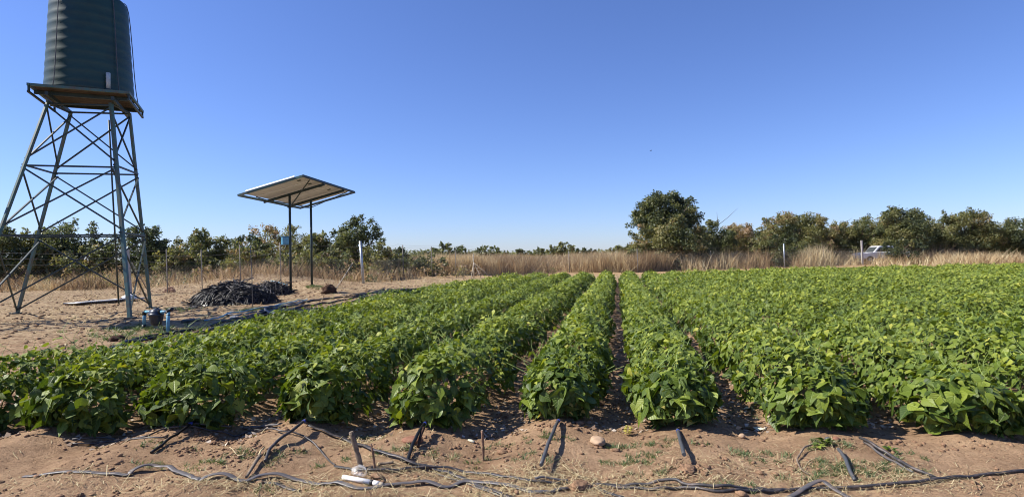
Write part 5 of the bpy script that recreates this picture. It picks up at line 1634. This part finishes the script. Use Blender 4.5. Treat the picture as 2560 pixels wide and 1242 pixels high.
# plastic bag and white tube
c = G(897, 1190)
b_ = blob('plastic_bag', (c[0], c[1] + .03, c[2]), (.082, .05, .036), M['film'], 'crumpled clear plastic bag at the foot of the thick stake', 'plastic bag', seed=21, amp=.28, freq=1.1, sub=4, sink=.05)
pa = G(858, 1200); pb = G(945, 1214)
pa = pa + [0, 0, .022]; pb = pb + [0, 0, .016]; ax = pb - pa
root = thing('white_tube', 'white plastic tube with a black band lying in front of the bag', 'tube', G(905, 1208))
mb = MB(); mb.tube([pa, pa + ax * .86], .0165, n=14); mb.obj('tube_body', M['white'], root, smooth=True)
mb = MB(); mb.tube([pa + ax * .80, pa + ax * .87], .0185, n=14); mb.obj('black_band', M['bandblack'], root, smooth=True)
mb = MB(); mb.tube([pa + ax * .872, pa + ax * 1.04], .0165, n=14); mb.obj('tube_end', M['white'], root, smooth=True)
mb = MB(); mb.tube([pa + ax * 1.042, pa + ax * 1.12, pa + ax * 1.16], [.0145, .0135, .006], n=12); mb.obj('nozzle', M['pole'], root, smooth=True)

# ------------------------------------------------------------------ white pickup beyond the fence
def pickup(c, s=1.0):
    root = thing('pickup_truck', 'white pickup truck half hidden by grass behind the white post', 'pickup', c)
    c = np.array(c)
    def prof_solid(name, pts, y0, y1, mat, parent=root):
        mb = MB(); n = len(pts)
        v = [c + np.array([x, y0, z]) for x, z in pts] + [c + np.array([x, y1, z]) for x, z in pts]
        f = [tuple(range(n)), tuple(range(2 * n - 1, n - 1, -1))] + [(i, i + n, (i + 1) % n + n, (i + 1) % n) for i in range(n)]
        mb.add(v, f); return mb.obj(name, mat, parent, bevel=.03)
    prof_solid('body', [(-2.3, .45), (-2.35, .75), (-2.25, .98), (-1.2, 1.08), (2.4, 1.08), (2.45, .5), (1.9, .42), (-1.9, .42)], -.82, .82, M['carwhite'])
    cab = prof_solid('cab', [(-1.15, 1.0), (-.55, 1.62), (-.4, 1.68), (.75, 1.68), (.9, 1.6), (1.0, 1.0)], -.72, .72, M['carwhite'])
    for (x0, x1, xt0, xt1) in ((-.88, -.02, -.42, -.02), (.08, .86, .08, .76)):
        mb = MB()
        mb.add([c + np.array(q) for q in [(x0, -.745, 1.10), (x1, -.745, 1.10), (xt1, -.745, 1.56), (xt0, -.745, 1.56), (x0, -.735, 1.10), (x1, -.735, 1.10), (xt1, -.735, 1.56), (xt0, -.735, 1.56)]],
               [(0, 1, 2, 3), (7, 6, 5, 4), (0, 4, 5, 1), (1, 5, 6, 2), (2, 6, 7, 3), (3, 7, 4, 0)]); mb.obj('window', M['glass'], cab)
    mb = MB(); mb.add([c + np.array(q) for q in [(-1.13, -.62, 1.06), (-1.13, .62, 1.06), (-.60, .62, 1.60), (-.60, -.62, 1.60)]], [(0, 1, 2, 3)])
    mb.obj('windscreen', M['glass'], cab)
    for x in (-1.5, 1.5):
        for y in (-.80, .80):
            mb = MB(); mb.lathe([(.34, -.1), (.36, -.06), (.36, .06), (.34, .1)], c + np.array([x, y, .36]), n=20, axis=(0, 1, 0)); w = mb.obj('wheel', M['tyre'], root, smooth=True)
            mb = MB(); mb.lathe([(.2, -.112), (.2, .112)], c + np.array([x, y, .36]), n=16, axis=(0, 1, 0)); mb.obj('rim', M['galv'], w)
    for y in (-.6, .6):
        mb = MB(); mb.box(c + np.array([-2.33, y, .82]), (.06, .28, .14)); mb.obj('headlight', M['alu'], root)
    return root


pc = on(2200, 57)
pickup((pc[0], 57, pc[2] + .1))

# bird, a speck in the sky
bp = D(1627, 377, 60)
root = thing('bird', 'tiny dark bird high in the blue sky', 'bird', bp)
mb = MB(); mb.tube([bp + [-.10, 0, 0], bp + [-.05, 0, .01], bp + [.04, 0, .01], bp + [.11, 0, -.01]], [.008, .03, .028, .006], n=8); mb.obj('body', M['bird'], root, smooth=True)
for s_ in (-1, 1):
    mb = MB(); mb.add([bp + [-.03, 0, .012], bp + [.04, 0, .012], bp + [.05, s_ * .16, .05], bp + [-.01, s_ * .17, .055], bp + [.0, s_ * .26, .02]], [(0, 1, 2, 3), (3, 2, 4)])
    mb.obj('wing', M['bird'], root)
